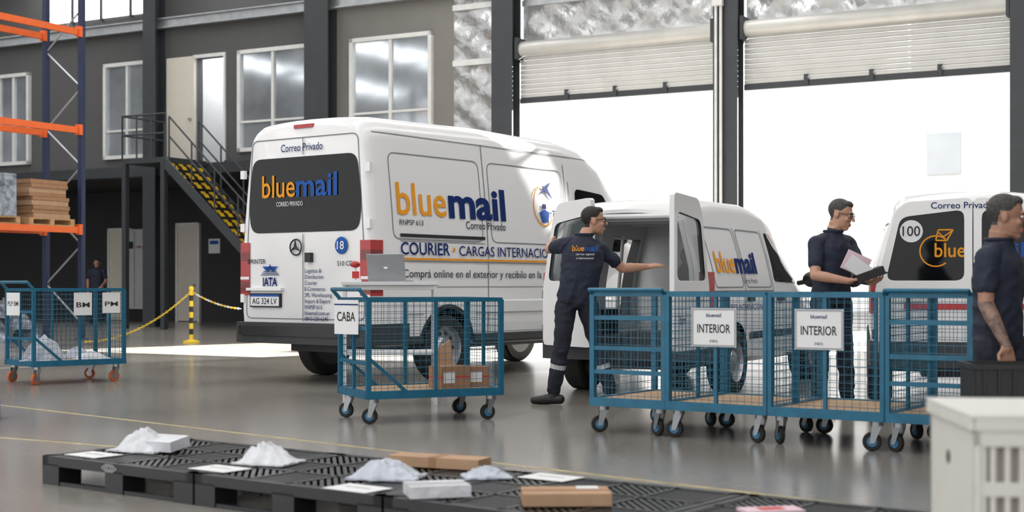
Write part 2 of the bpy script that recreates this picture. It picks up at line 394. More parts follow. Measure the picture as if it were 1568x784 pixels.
for k in range(500):
    a=random.random()*6.28;r=random.random()**.5*.9;z=random.random()*1.8; c=V((18.6+r*math.cos(a)*(1-z/3),9+r*math.sin(a),z)); d=V((random.uniform(-.2,.2),random.uniform(-.2,.2),.25)); n=V((random.uniform(-.06,.06),.03,0)); b.add([c-n,c+n,c+d],[(0,1,2)],LEAF)
b.build('shrub',WM,smooth=0,recalc=False)

# ------------------------------------------------------------------ vans
def lofter(st,belt,r):
    S=np.array(st)
    def P(x): return [float(np.interp(x,S[:,0],S[:,k])) for k in range(1,5)]
    def hw(x,z):
        zb,zt,wm,wt=P(x); rr=min(r,(zt-zb)*.3); zs=zt-rr; bl=min(belt,zb+.55*(zt-zb))
        if z<=bl:
            return wm-.03*max(0,(zb+.3-z)/.3)
        if z<=zs: return wm+(wt-wm)*((z-bl)/(zs-bl))**1.4
        q=min(1,(z-zs)/rr); return wt-rr+rr*math.sqrt(max(0,1-q*q))
    def ring(x):
        zb,zt,wm,wt=P(x); rr=min(r,(zt-zb)*.3); zs=zt-rr
        h=[(0,zb),(wm-.12,zb)]
        for k in range(9): z=zb+.05+(zs-zb-.05)*k/8; h.append((hw(x,z),z))
        for k in range(1,6): a=math.pi/2*k/5; h.append((wt-rr+rr*math.cos(a),zs+rr*math.sin(a)))
        for q in (.66,.33,0): h.append(((wt-rr)*q,zt+.03*(1-q*q)))
        return [V((x,a,z)) for a,z in h]+[V((x,-a,z)) for a,z in h[-2:0:-1]]
    return P,hw,ring
def loft_body(b,st,belt,r,glassf,xs):
    P,hw,ring=lofter(st,belt,r); rings=[ring(x) for x in xs]; n=len(rings[0]); vs=[p for q in rings for p in q]
    fw=[];fg=[]
    for j in range(len(xs)-1):
        for i in range(n):
            f=(j*n+i,j*n+(i+1)%n,(j+1)*n+(i+1)%n,(j+1)*n+i); c=sum((vs[k] for k in f),V((0,0,0)))/4
            (fg if glassf(c) else fw).append(f)
    fw+=[tuple(range(n)),tuple(range(len(vs)-1,len(vs)-n-1,-1))]
    base=len(b.v); b.add(vs,fw,WHITE); i=b.mid(GLASSD); b.f+=[tuple(base+k for k in f) for f in fg]; b.mi+=[i]*len(fg)
    return hw
def wheel(b,x,y,R,side,steer=0):
    ax=V((0,side,0)); c=(x,y,R)
    b.lathe(c,ax,[(R-.12,-.1),(R-.02,-.105),(R,-.08),(R,.08),(R-.02,.105),(R-.05,.112),(R-.12,.1)],RUB,36)
    b.lathe(c,ax,[(R-.12,-.1),(R-.13,.0),(R-.13,.06),(R-.115,.1)],STEEL,36)
    b.lathe(c,ax,[(R-.13,.05),(R-.17,.03),(.12,.045),(.10,.07),(.05,.085),(0,.09)],STEEL,36)
    for k in range(10):
        a=2*math.pi*k/10; q=V(c)+ax*.036+V((math.cos(a),0,math.sin(a)))*(R-.20); b.lathe(q,ax,[(.0,.012),(.022,.012),(.024,0)],BLACK,8)
    b.lathe(c,ax,[(0,-.1),(R-.12,-.1)],BLACK,20)
def finish_van(root,body,arches,R,hwid):
    for x,y in arches:
        c=MB(); c.lathe((x,y*.70 if y>0 else y*.70,R),(0,1 if y>0 else -1,0),[(0,0),(R+.07,0),(R+.07,.6),(0,.6)],BLACK,36); co=c.build('cut',body.matrix_world.copy(),smooth=0)
        bpy.context.view_layer.update(); boolean(body,co)

def cargo_van():
    root=empty('delivery_van',place(-2.2,14.91,53))
    st=[(0,.5,2.68,.93,.80),(.03,.45,2.73,.965,.84),(.10,.42,2.77,.985,.865),(.3,.40,2.80,.99,.87),(2,.38,2.83,.99,.87),(3.5,.38,2.80,.99,.87),(4.0,.38,2.73,.985,.86),(4.4,.38,2.56,.975,.84),(4.8,.38,2.22,.97,.82),(5.1,.36,1.82,.965,.84),(5.35,.34,1.42,.955,.86),(5.5,.33,1.28,.94,.85),(5.75,.32,1.12,.90,.80),(5.88,.32,.95,.84,.72),(5.93,.35,.75,.75,.62)]
    xs=sorted(set([s[0] for s in st]+[.6,1,1.5,2.5,3,3.75,4.2,4.6,4.95,5.22,5.62]))
    b=MB(); hw=loft_body(b,st,1.3,.24,lambda c:4.62<c.x<5.34 and c.z>1.4 and abs(c.y)<.80 and c.z>2.45-(c.x-4.55)*1.6 ,xs)
    body=b.build('body',root.matrix_world,None); bpy.context.view_layer.update()
    finish_van(root,body,[(1.2,.98),(1.2,-.98),(4.87,.98),(4.87,-.98)],.36,hw)
    body.parent=root; body.matrix_parent_inverse=root.matrix_world.inverted()
    d=MB()
    R=lambda u,v:V((u,-hw(u,v)-.005,v)); Lf=lambda u,v:V((u,hw(u,v)+.005,v)); Bk=lambda u,v:V((-.006,-u,v)); R2=lambda u,v:V((u,-hw(u,v)-.010,v)); Bk2=lambda u,v:V((-.016,-u,v))
    d.patch(rpoly([(-.80,1.60),(.80,1.60),(.84,1.9),(.77,2.40),(-.77,2.40),(-.84,1.9)],.12),Bk,GLASSD)
    d.strip([(0,.66),(0,1.58)],.012,Bk2,SEAM); d.strip([(0,2.42),(0,2.6)],.012,Bk2,SEAM); d.strip(rpoly([(-.88,.68),(.88,.68),(.86,1.5),(.78,2.60),(-.78,2.60),(-.86,1.5)],.08),.012,lambda u,v:V((-.004,-u,v)),SEAM,True)
    d.text('blue',Bk2,ORANGE,-.62,1.98,.24,.50,.006); d.text('mail',Bk2,BLUE,-.10,1.98,.24,.60,.018)
    d.text('Correo Privado',Bk2,NAVY,-.02,2.46,.08,.62,.004,'C')
    d.text('CORREO PRIVADO',Bk2,DWHITE,-.4,1.88,.05,.4)
    d.text('SPRINTER',Bk2,DTXT,-.85,1.27,.05,.28,.008)
    d.text('510 CDI',Bk2,DTXT,.50,1.24,.05,.24,.004)
    for i,t in enumerate(['Logistica &','Distribucion','Courier','E-Commerce','3PL Warehousing','Import & Export','RNPSP 613']): d.text(t,Bk2,NAVY,.03,1.17-i*.064,.043,None,.004)
    d.text('bluemail.com.ar',Bk2,NAVY,.03,.725,.043,.36,.006); d.text('0810-220-6245',Bk2,NAVY,.03,.665,.043,.34,.004)
    d.text('IATA',Bk2,NAVY,-.50,1.03,.09,.22,.03,'C'); d.text('AGENTE AUTORIZADO',Bk2,NAVY,-.50,.985,.022,.26,0,'C'); d.patch([(-.62,1.24),(-.38,1.24),(-.46,1.18),(-.50,1.27),(-.54,1.18)],Bk2,BLUE,2,1)
    for k in range(5): d.strip([(-.64+.02*k,1.15+.018*k),(-.36-.02*k,1.15+.018*k)],.008,Bk2,NAVY)
    d.lathe((-.016,-.56,1.45),(-1,0,0),[(0,.006),(.085,.006),(.09,0)],BLUE,24); d.text('18',lambda u,v:V((-.03,-u,v)),DWHITE,.56,1.41,.085,.10,.01,'C')
    d.lathe((-.02,.10,1.44),(-1,0,0),[(.075,0),(.085,.012),(.092,0)],BLACK,24)
    for k in range(3): a=math.pi/2+k*2*math.pi/3; d.tube((-.03,.10,1.44),(-.03,.10+.08*math.cos(a),1.44+.08*math.sin(a)),.018,BLACK,6,.004)
    d.box(-.05,0,-.14,-.06,1.28,1.38,BLACK); d.box(-.03,0,.33,.80,.80,.95,INK); d.box(-.034,-.03,.345,.785,.815,.935,PAPER)
    d.text('AG 324 LV',lambda u,v:V((-.037,-u,v)),INK,-.565,.835,.065,.38,.004,'C'); d.box(-.035,-.03,.345,.785,.915,.937,BLUE)
    d.box(-.05,0,.30,.84,.98,1.01,WHITE)
    for y in (-.93,.93):
        for z in (.85,1.62,2.2): d.box(-.02,.02,y-.03,y+.03,z,z+.09,WHITE)
    for s in (1,-1):
        d.prism([(-.012,s*.82,.93),(-.012,s*.965,.93),(.14,s*1.0,.93),(.14,s*.93,.93)],(0,0,.57),RED)
        d.prism([(-.014,s*.83,1.10),(-.014,s*.966,1.10),(.13,s*1.002,1.10),(.13,s*.93,1.10)],(0,0,.03),LAMPW)
        d.prism([(-.014,s*.83,.96),(-.014,s*.966,.96),(.13,s*1.002,.96),(.13,s*.93,.96)],(0,0,.12),RED2)
        d.prism([(-.014,s*.83,1.30),(-.014,s*.966,1.30),(.13,s*1.002,1.30),(.13,s*.93,1.30)],(0,0,.10),RED2)
    d.box(-.012,.05,-.14,.14,2.70,2.74,RED)
    d.prism([(-.14,-.82,.42),(-.14,.82,.42),(-.06,.98,.42),(.55,1.0,.42),(.55,.90,.42),(0,.9,.42),(0,-.9,.42),(.55,-.90,.42),(.55,-1.0,.42),(-.06,-.98,.42)],(0,0,.22),BUMP)
    d.prism([(-.16,-.78,.50),(-.16,.78,.50),(-.1,.9,.50),(-.1,-.9,.50)],(0,0,.1),BLACK)
    d.patch([(1.62,.62),(4.4,.62),(4.4,.52),(1.62,.52)],R,WHITE2,2,8)
    for x0,x1 in ((.5,.78),(1.66,4.42)): d.prism([(x0,-.985,.72),(x0,-1.012,.74),(x0,-1.012,.86),(x0,-.985,.88)],(x1-x0,0,0),WHITE2)
    for x0,x1 in ((.5,.78),(1.66,4.42)): d.prism([(x0,-.96,.40),(x0,-1.0,.42),(x0,-1.0,.50),(x0,-.96,.5)],(x1-x0,0,0),BUMP)
    d.strip([(1.9,.52),(1.9,2.62)],.014,R,SEAM); d.strip([(3.5,.52),(3.5,2.5)],.014,R,SEAM); d.strip([(.12,2.62),(4.2,2.60)],.010,R,SEAM)
    d.strip(rrect(.32,1.82,1.52,2.42,.1),.012,R,SEAM,True); d.strip(rrect(1.98,3.44,1.52,2.42,.1),.012,R,SEAM,True); d.strip([(.1,1.02),(3.5,1.02)],.008,R,SEAM)
    d.strip([(.42,1.56),(1.85,1.56)],.035,R2,BLACK); d.strip([(.42,1.50),(1.85,1.50)],.008,R,SEAM)
    d.box(3.2,3.4,-1.03,-.98,1.28,1.34,BLACK)
    d.text('blue',R2,ORANGE,.40,1.78,.34,.80,.008); d.text('mail',R2,NAVY,1.24,1.78,.34,1.02,.03)
    d.text('RNPSP 613',R2,DTXT,.42,1.67,.055,.38,.003); d.text('Correo Privado',R2,DTXT,1.52,1.66,.085,.72,.003)
    d.text('COURIER',R2,NAVY,.42,1.36,.13,.80,.01); d.text('•',R2,ORANGE,1.27,1.36,.13); d.text('CARGAS INTERNACIONALES',R2,NAVY,1.38,1.36,.11,2.15,.003)
    d.strip([(.42,1.315),(3.9,1.315)],.022,R2,ORANGE); d.strip([(.42,1.29),(3.9,1.29)],.012,R2,SEAM)
    d.text('¡Comprá online en el exterior y recibilo en la puerta de tu casa!',R2,DTXT,.42,1.12,.085,3.5,.0)
    c=(3.02,1.98); pts=[(c[0]+.20*math.cos(a),c[1]+.24*math.sin(a)) for a in np.linspace(1.9,5.6,22)]
    d.strip([(float(a),float(e)) for a,e in pts],.018,R2,ORANGE)
    d.patch([(2.95,2.10),(3.14,2.20),(3.20,2.27),(3.12,2.24)],R2,NAVY,2,2); d.patch([(3.0,2.22),(3.08,2.14),(3.22,2.06),(3.12,2.20)],R2,NAVY,2,2)
    d.patch([(2.97,1.78),(3.09,1.78),(3.13,1.90),(3.03,1.94),(2.93,1.90)],R2,BLUE,2,2); d.patch(rrect(2.99,3.07,1.94,2.0,.01),R2,NAVY,2,1)
    d.text('TCC',R2,NAVY,3.18,1.84,.09,None,.02)
    wp=rpoly([(3.66,1.48),(4.72,1.46),(4.80,1.66),(4.42,2.18),(3.72,2.22)],.08)
    for F in (R,Lf): d.patch(wp,F,GLASSD); d.strip([(3.58,.5),(3.58,2.3)],.012,F,SEAM); d.strip([(4.62,.6),(4.86,1.4)],.012,F,SEAM)
    d.box(3.7,3.88,-1.02,-.98,1.22,1.28,BLACK)
    for s in (1,-1):
        d.sph((4.62,s*1.17,1.72),(.06,.10,.17),WHITE,None,14,10); d.box(4.585,4.6,s*1.17-.07,s*1.17+.07,1.6,1.86,GLASSD); d.tube((4.68,s*.97,1.56),(4.63,s*1.12,1.62),.03,BLACK)
        d.sph((5.78,s*.66,.92),(.12,.15,.13),LAMPW,None,14,8)
    d.box(5.86,5.96,-.5,.5,.62,.92,BLACK); d.box(5.7,5.97,-.78,.78,.36,.55,BUMP)
    for x,y in ((1.2,.87),(1.2,-.87),(4.87,.87),(4.87,-.87)): wheel(d,x,y,.36,1 if y>0 else -1)
    d.tube((1.2,-.8,.36),(1.2,.8,.36),.06,BLACK); d.tube((4.87,-.8,.36),(4.87,.8,.36),.05,BLACK)
    d.box(.3,5.5,-.5,.5,.32,.5,BLACK)
    for x in (1.2,4.87):
        pts=[(x+.45*math.cos(a),.36+.45*math.sin(a)) for a in np.linspace(.15,math.pi-.15,16)]
        d.strip([(float(p),float(q)) for p,q in pts],.05,R,BLACK)
    o=d.build('fittings',root.matrix_world,None,smooth=30); o.parent=root; o.matrix_parent_inverse=root.matrix_world.inverted()
cargo_van()

SST=[(0,.45,1.72,.80,.60),(.04,.38,1.77,.83,.63),(.15,.34,1.81,.84,.65),(.6,.30,1.85,.845,.66),(1.6,.28,1.86,.845,.66),(2.1,.28,1.82,.845,.65),(2.4,.28,1.74,.84,.64),(2.75,.28,1.50,.84,.64),(3.0,.28,1.30,.83,.68),(3.2,.28,1.12,.82,.70),(3.55,.28,1.03,.80,.68),(3.82,.29,.90,.76,.60),(3.97,.30,.72,.68,.50),(4.03,.35,.58,.58,.42)]
def small_van(idx,x,y,ang,openr):
    root=empty('courier_van' if idx==0 else 'courier_van.%03d'%idx,place(x,y,ang))
    xs=sorted(set([s[0] for s in SST]+[.3,.9,1.2,1.9,2.58,2.88,3.1,3.35,3.7]))
    b=MB(); hw=loft_body(b,SST,.95,.16,lambda c:2.45<c.x<3.12 and c.z>1.14 and abs(c.y)<.60 and c.z>1.68-(c.x-2.4)*.78,xs)
    body=b.build('body',root.matrix_world,None); bpy.context.view_layer.update()
    if openr:
        c=MB()
        P,h2,ring=lofter([(-.2,.54,1.68,.70,.58),(1.95,.54,1.74,.72,.58)],.95,.1); r0=ring(-.2);r1=ring(1.95);n=len(r0)
        c.add(r0+r1,[(i,(i+1)%n,n+(i+1)%n,n+i) for i in range(n)]+[tuple(range(n)),tuple(range(2*n-1,n-1,-1))],WHITE2)
        co=c.build('cut',root.matrix_world,smooth=0); bpy.context.view_layer.update(); boolean(body,co)
        c=MB(); c.box(1.15,1.85,.5,1.1,.72,1.52,BLACK); co=c.build('cut',root.matrix_world,smooth=0); bpy.context.view_layer.update(); boolean(body,co)
    finish_van(root,body,[(.72,.84),(.72,-.84),(3.3,.84),(3.3,-.84)],.31,hw)
    body.parent=root; body.matrix_parent_inverse=root.matrix_world.inverted()
    d=MB(); R=lambda u,v:V((u,-hw(u,v)-.005,v)); Lf=lambda u,v:V((u,hw(u,v)+.005,v)); R2=lambda u,v:V((u,-hw(u,v)-.010,v)); Bk=lambda u,v:V((-.006,-u,v)); Bk2=lambda u,v:V((-.014,-u,v))
    for F in (R,Lf):
        d.patch(rpoly([(1.95,1.08),(2.80,1.06),(2.88,1.14),(2.45,1.56),(2.0,1.58)],.05),F,GLASSD)
        d.strip([(1.88,.35),(1.88,1.6)],.012,F,SEAM); d.strip([(2.85,.6),(2.92,1.1)],.012,F,SEAM)
        d.strip([(1.0,.35),(1.0,1.6)],.012,F,SEAM)
        d.strip(rrect(.18,.95,1.02,1.58,.06),.012,F,SEAM,True)
        if F is R or not openr: d.strip(rrect(1.05,1.83,1.02,1.58,.06),.012,F,SEAM,True); d.strip([(.1,.98),(1.85,.98)],.02,F,SEAM)
        d.strip([(1.12,.55),(2.9,.55)],.07,F,BUMP)
    d.text('blue',R2,ORANGE,.28,1.16,.20,.50,.01); d.text('mail',R2,NAVY,.80,1.16,.20,.62,.03); d.text('Correo Privado',R2,DTXT,.95,1.06,.05,.42,.0)
    d.text('COURIER INTERNACIONAL',R2,NAVY,.3,.80,.06,1.3,.004)
    d.box(2.0,2.18,-.875,-.84,.88,.93,BLACK); d.box(1.05,1.2,-.875,-.84,.88,.93,BLACK)
    for s in (1,-1):
        d.sph((2.72,s*1.0,1.10),(.06,.10,.085),BLACK,None,14,8); d.tube((2.74,s*.84,1.06),(2.72,s*.95,1.08),.025,BLACK)
        d.sph((3.8,s*.58,.78),(.15,.15,.10),LAMPW,None,12,8)
        d.prism([(-.012,s*.74,.80),(-.012,s*.835,.80),(.10,s*.85,.80),(.10,s*.78,.80)],(.0,-s*.0,.36),RED)
    d.prism([(-.10,-.70,.34),(-.10,.70,.34),(-.03,.84,.34),(.38,.855,.34),(.38,.78,.34),(0,.78,.34),(0,-.78,.34),(.38,-.78,.34),(.38,-.855,.34),(-.03,-.84,.34)],(0,0,.22),BUMP)
    d.box(3.85,4.07,-.62,.62,.30,.5,BUMP)
    for xx,yy in ((.72,.75),(.72,-.75),(3.3,.75),(3.3,-.75)): wheel(d,xx,yy,.31,1 if yy>0 else -1)
    d.tube((.72,-.7,.31),(.72,.7,.31),.05,BLACK); d.box(.3,3.8,-.4,.4,.24,.4,BLACK)
    def rdoor(s,ang,det):
        H=V((-.02,s*.80,0)); A=math.radians(ang); 
        dirc=V((-math.sin(A),-s*math.cos(A),0)); nrm=V((-math.cos(A),s*math.sin(A),0))
        def F(off): return lambda w,z:H+dirc*w+nrm*off+V((0,0,z))
        top=1.84 if openr else 1.78
        out=rpoly([(0.0,.47),(0.0,1.0),(.17,1.68),(.26,top-.03),(.795,top),(.795,.47)],.05,3)
        win=rpoly([(.09,1.08),(.21,1.62),(.73,1.68),(.73,1.08)],.07,4)
        f0=F(0);f1=F(.045)
        def ringpts(o,N=64):
            c=(.46,1.2); res=[]
            for k in range(N):
                a=2*math.pi*k/N; dx,dz=math.cos(a),math.sin(a); best=None
                for i in range(len(o)):
                    p=o[i];q=o[(i+1)%len(o)]; ex,ez=q[0]-p[0],q[1]-p[1]; den=dx*ez-dz*ex
                    if abs(den)<1e-9: continue
                    t=((p[0]-c[0])*ez-(p[1]-c[1])*ex)/den; u=((p[0]-c[0])*dz-(p[1]-c[1])*dx)/den
                    if t>0 and -1e-6<=u<=1+1e-6 and (best is None or t>best): best=t
                res.append((c[0]+dx*best,c[1]+dz*best))
            return res
        A_=ringpts(out,128);B_=ringpts(win,128);N=len(A_)
        for f in (f0,f1): d.add([f(*p) for p in A_]+[f(*p) for p in B_],[(i,(i+1)%N,N+(i+1)%N,N+i) for i in range(N)],WHITE)
        d.add([f0(*p) for p in A_]+[f1(*p) for p in A_],[(i,(i+1)%N,N+(i+1)%N,N+i) for i in range(N)],WHITE2)
        d.add([f0(*p) for p in B_]+[f1(*p) for p in B_],[(i,(i+1)%N,N+(i+1)%N,N+i) for i in range(N)],BLACK)
        d.patch(B_,F(.03),GLASSV if openr else GLASSD,2,1)
        d.patch(rrect(.1,.68,.58,.95,.06),F(-.006),WHITE2,2,2)
        d.strip(rrect(.1,.68,.58,.95,.06),.012,F(-.01),SEAM,True)
        for z in (.62,.95): 
            p=F(.02)(0,z); d.box(-.02,.02,-.02,.02,-.04,.04,BLACK,Matrix.Rotation(0,3,'Z'),p)
        F2=F(.052)
        if s>0:
            if det:
                d.patch([( .30+.095*math.cos(a),1.50+.095*math.sin(a)) for a in np.linspace(0,6.2,24)],F(.036),DWHITE,2,1)
                d.text('100',F(.040),INK,.30,1.46,.085,.145,.005,'C')
                d.text('blue',F(.04),ORANGE,.49,1.28,.12,.25,.01)
                d.strip([(float(.50+.13*math.cos(a)),float(1.33+.13*math.sin(a))) for a in np.linspace(.9,5.4,16)],.012,F(.04),ORANGE)
                d.strip([(.50,1.42),(.59,1.42),(.64,1.51),(.52,1.51)],.012,F(.04),ORANGE,True); d.strip([(.51,1.50),(.56,1.45),(.63,1.50)],.010,F(.04),ORANGE)
                d.text('Correo Privado',F2,NAVY,.46,1.69,.055,.50,.004)
                d.strip([(.24,.86),(.78,.86)],.05,F2,REDM)
                d.text('COURIER',F2,DTXT,.3,.93,.04)
        else:
            q=lambda w,z:F2(.79-w,z)
            if det:
                d.text('mail',lambda w,z:F(.04)(.79-w,z),BLUE,.06,1.28,.12,.34,.02)
                d.strip([(.02,.86),(.55,.86)],.05,q,REDM)
            d.text('bm',q,NAVY,.1,.7,.08)
    if openr:
        rdoor(1,30,False); rdoor(-1,88,False)
        for xx in (.25,.8,1.35): 
            for s in (1,-1): d.tube((xx,s*.69,.56),(xx,s*.60,1.55),.02,WHITE2,6)
            d.tube((xx,-.5,1.66),(xx,.5,1.66),.02,WHITE2,6)
        d.path([(0.0,.70,.6),(0.0,.66,1.2),(0.0,.56,1.62),(0,.45,1.68),(0,-.45,1.68),(0,-.56,1.62),(0,-.66,1.2),(0,-.70,.6)],.025,WHITE2,8)
        d.box(.05,1.9,-.66,.66,.54,.56,BLACK)
        d.box(.45,1.0,.5,.68,.56,.80,BLACK); d.box(.45,1.0,-.68,-.5,.56,.80,BLACK)
        d.sph((1.6,-.05,1.0),(.1,.2,.30),BLACK,None,14,10); d.sph((1.57,-.05,1.34),(.06,.11,.10),BLACK,None,12,8)
        d.box(1.2,1.9,-.6,-.1,.56,.95,BLACK)
    else: rdoor(1,0,True); rdoor(-1,0,True)
    o=d.build('fittings',root.matrix_world,None,smooth=30); o.parent=root; o.matrix_parent_inverse=root.matrix_world.inverted()
small_van(0,1.05,13.17,62,True)
small_van(1,3.9,11.95,76,False)

# ------------------------------------------------------------------ carts
def cart(idx,M4,L,W,t,wheelm,ladder=(0,0),handle=None,sign=None,signx=None,midv=True,content=None):
    b=MB(); z0=.22; hx,hy=L/2,W/2; r=.016
    for y in (-hy,hy): b.box(-hx-.02,hx+.02,y-.02,y+.02,z0-.03,z0+.03,CBLUE); b.tube((-hx,y,t),(hx,y,t),r,CBLUE,sq=True)
    for x in (-hx,hx): b.box(x-.02,x+.02,-hy,hy,z0-.03,z0+.03,CBLUE); b.tube((x,-hy,t),(x,hy,t),r,CBLUE,sq=True)
    b.box(-hx+.02,hx-.02,-hy+.02,hy-.02,z0+.0,z0+.022,WOOD)
    for x in (-hx,hx):
        for y in (-hy,hy): b.tube((x,y,z0),(x,y,t+.0),.018,CBLUE,sq=True)
    if midv:
        for y in (-hy,hy): b.tube((0,y,z0),(0,y,t),.012,CBLUE,sq=True)
        for x in (-hx,hx): b.tube((x,0,z0),(x,0,t),.012,CBLUE,sq=True)
    wr=.0020
    def panel(p,q):
        p=V(p);q=V(q);n=int((q-p).length/.05)
        for i in range(1,n): a=p.lerp(q,i/n); b.tube((a.x,a.y,z0),(a.x,a.y,t),wr,WIRE,3)
        k=int((t-z0)/.05)
        for i in range(1,k): z=z0+(t-z0)*i/k; b.tube((p.x,p.y,z),(q.x,q.y,z),wr,WIRE,3)
    C=[(-hx,-hy,0),(hx,-hy,0),(hx,hy,0),(-hx,hy,0)]
    for i in range(4): panel(C[i],C[(i+1)%4])
    if ladder[0]:
        for k in (.28,.5,.78): z=z0+(t-z0)*k; b.tube((-hx,-hy,z),(hx,-hy,z),.014,CBLUE,sq=True)
    if ladder[1]:
        for k in (.33,.7): z=z0+(t-z0)*k; b.tube((-hx,-hy,z),(-hx,hy,z),.014,CBLUE,sq=True)
        b.tube((-hx,-hy,z0+.28),(-hx+.3,-hy,z0+.02),.012,CBLUE,sq=True); b.tube((-hx,hy,z0+.28),(-hx+.3,hy,z0+.02),.012,CBLUE,sq=True)
    if handle=='x-':
        b.path([(-hx,-hy,t),(-hx-.07,-hy,t+.08),(-hx-.07,hy,t+.08),(-hx,hy,t)],.016,CBLUE,8)
    if handle=='y-':
        b.path([(-hx,-hy,t),(-hx,-hy-.05,t+.03),(hx,-hy-.05,t+.03),(hx,-hy,t)],.014,CBLUE,8)
    for x in (-hx+.06,hx-.06):
        for y in (-hy+.05,hy-.05):
            a=random.uniform(-.8,.8); dx,dy=math.cos(a),math.sin(a); cx,cy=x-dx*.03,y-dy*.03; R=.06
            b.lathe((cx,cy,R),(-dy,dx,0),[(0,-.016),(R-.006,-.016),(R,-.011),(R,.011),(R-.006,.016),(0,.016)],wheelm if wheelm is CORAN else RUB,18)
            b.lathe((cx,cy,R),(-dy,dx,0),[(0,-.018),(R*.55,-.018),(R*.55,.018),(0,.018)],CASTER if wheelm is CORAN else CBLU2,12)
            for s in (-1,1):
                o=V((-dy,dx,0))*s*.024; b.prism([V((cx-dx*.015,cy-dy*.015,R-.01))+o,V((cx+dx*.015,cy+dy*.015,R-.01))+o,V((x+dx*.03,y+dy*.03,.165))+o,V((x-dx*.03,y-dy*.03,.165))+o],V((-dy,dx,0))*.003*s,CASTER)
            b.lathe((x,y,.16),(0,0,1),[(0,0),(.04,0),(.04,.035),(0,.035)],CASTER,12)
    y=-hy-.03
    for (txt,sx,sz,sw,sh) in (sign or []):
        b.box(sx-sw/2,sx+sw/2,y-.004,y,sz-sh/2,sz+sh/2,PAPER); F=lambda u,v:V((u,y-.006,v))
        b.strip([(sx-sw/2+.008,sz-sh/2+.008),(sx+sw/2-.008,sz-sh/2+.008),(sx+sw/2-.008,sz+sh/2-.008),(sx-sw/2+.008,sz+sh/2-.008)],.012,F,LAPT if txt=='INTERIOR' else PAPER,True)
        b.text(txt,F,INK,sx,sz-.035,sh*.22,sw*.74,.012,'C')
        if txt=='INTERIOR': b.text('bluemail',F,NAVY,sx,sz+sh*.27,.025,.11,.01,'C'); b.text('(NEA)',F,INK,sx,sz-sh*.38,.018,None,0,'C')
    if content: content(b,hx,hy,z0+.022)
    return b.build('mesh_trolley' if idx==0 else 'mesh_trolley.%03d'%idx,M4,smooth=40)
def carton(b,x,y,z,lx,ly,lz,ang,m=CARD,tape=TAPE):
    R=Matrix.Rotation(math.radians(ang),3,'Z'); b.box(-lx/2,lx/2,-ly/2,ly/2,0,lz,m,R,(x,y,z))
    b.box(-lx/2-.001,lx/2+.001,-ly/2-.001,ly/2+.001,lz*.48,lz*.56,tape,R,(x,y,z)); b.box(-lx/2+.02,-lx/2+.12,-ly/2-.002,ly/2,lz*.25,lz*.75,PAPER,R,(x,y,z))
def bag(b,x,y,z,lx,ly,h,ang,m,seed=0,pk=(0,0)):
    n=24;vs=[];R=Matrix.Rotation(math.radians(ang),3,'Z')
    for sgn in (1,0):
        for i in range(n+1):
            for j in range(n+1):
                u=-1+2*i/n;v=-1+2*j/n
                du=max(0,(abs(u)-.05)/.95);dv=max(0,(abs(v)-.05)/.95)
                k=max(0,(1-(du**2.2+dv**2.2)**.8))*(1+.35*(u*pk[0]+v*pk[1]))
                w=abs(noise.noise(V((u*2.2+seed,v*2.2,seed))))*.6+abs(noise.noise(V((u*5+seed,v*5,seed))))*.4
                zz=.006+h*k*(1.2-w)+.012*abs(noise.noise(V((u*7,v*7,seed)))) if sgn else 0
                px=u*lx/2*(1+.14*noise.noise(V((v*3,seed,1)))); py=v*ly/2*(1+.14*noise.noise(V((u*3,seed,5))))
                vs.append(R@V((px,py,zz))+V((x,y,z)))
    N=(n+1)**2;fs=[]
    for s in (0,1):
        for i in range(n):
            for j in range(n):
                a=s*N+i*(n+1)+j; fs.append((a,a+1,a+n+2,a+n+1))
    e=[i*(n+1) for i in range(n+1)]+[n*(n+1)+j for j in range(1,n+1)]+[i*(n+1)+n for i in range(n-1,-1,-1)]+[j for j in range(n-1,0,-1)]
    for k in range(len(e)): a=e[k];c=e[(k+1)%len(e)]; fs.append((a,c,c+N,a+N))
    b.add(vs,fs,m)
def cont_mid(b,hx,hy,z):
    carton(b,.20,-.12,z,.26,.2,.17,8,CARD,TAPE); carton(b,.44,-.05,z,.18,.2,.16,-5,CARD,TAPE); b.prism([(.12,.12,z),(.36,.12,z),(.32,.16,z+.36),(.22,.16,z+.30)],(0,.02,0),CARD2)
def cont_left(b,hx,hy,z):
    bag(b,-.2,.1,z,.5,.4,.22,20,POLYG,1); bag(b,.22,-.15,z,.36,.26,.07,-10,POLYW,2); bag(b,.2,.15,z,.3,.3,.10,0,POLYG,7); bag(b,-.35,-.15,z,.3,.3,.12,35,POLYG,9)
ud=V((.91,.414,0)).normalized(); vd=V((-ud.y,ud.x,0)); C0=V((-1.07,10.5,0)); L,W=1.08,.68
cc=C0+ud*L/2+vd*W/2; cart(0,place(cc.x,cc.y,math.degrees(math.atan2(ud.y,ud.x))),L,W,.93,CBLU2,(0,1),'x-',[],content=cont_mid)
ud=V((.75,.66,0)).normalized(); vd=V((-ud.y,ud.x,0)); C0=V((-4.95,14.6,0)); L,W=1.0,.7
cc=C0+ud*L/2+vd*W/2; cart(1,place(cc.x,cc.y,math.degrees(math.atan2(ud.y,ud.x))),L,W,.99,CORAN,(0,1),'x-',[('BM',.02,.84,.2,.24),('PM',.34,.85,.2,.22)],content=cont_left)
P0=V((.574,10.0,0)); g=V((.82,-.57,0)).normalized(); n_=V((-g.y,g.x,0)); W=.9
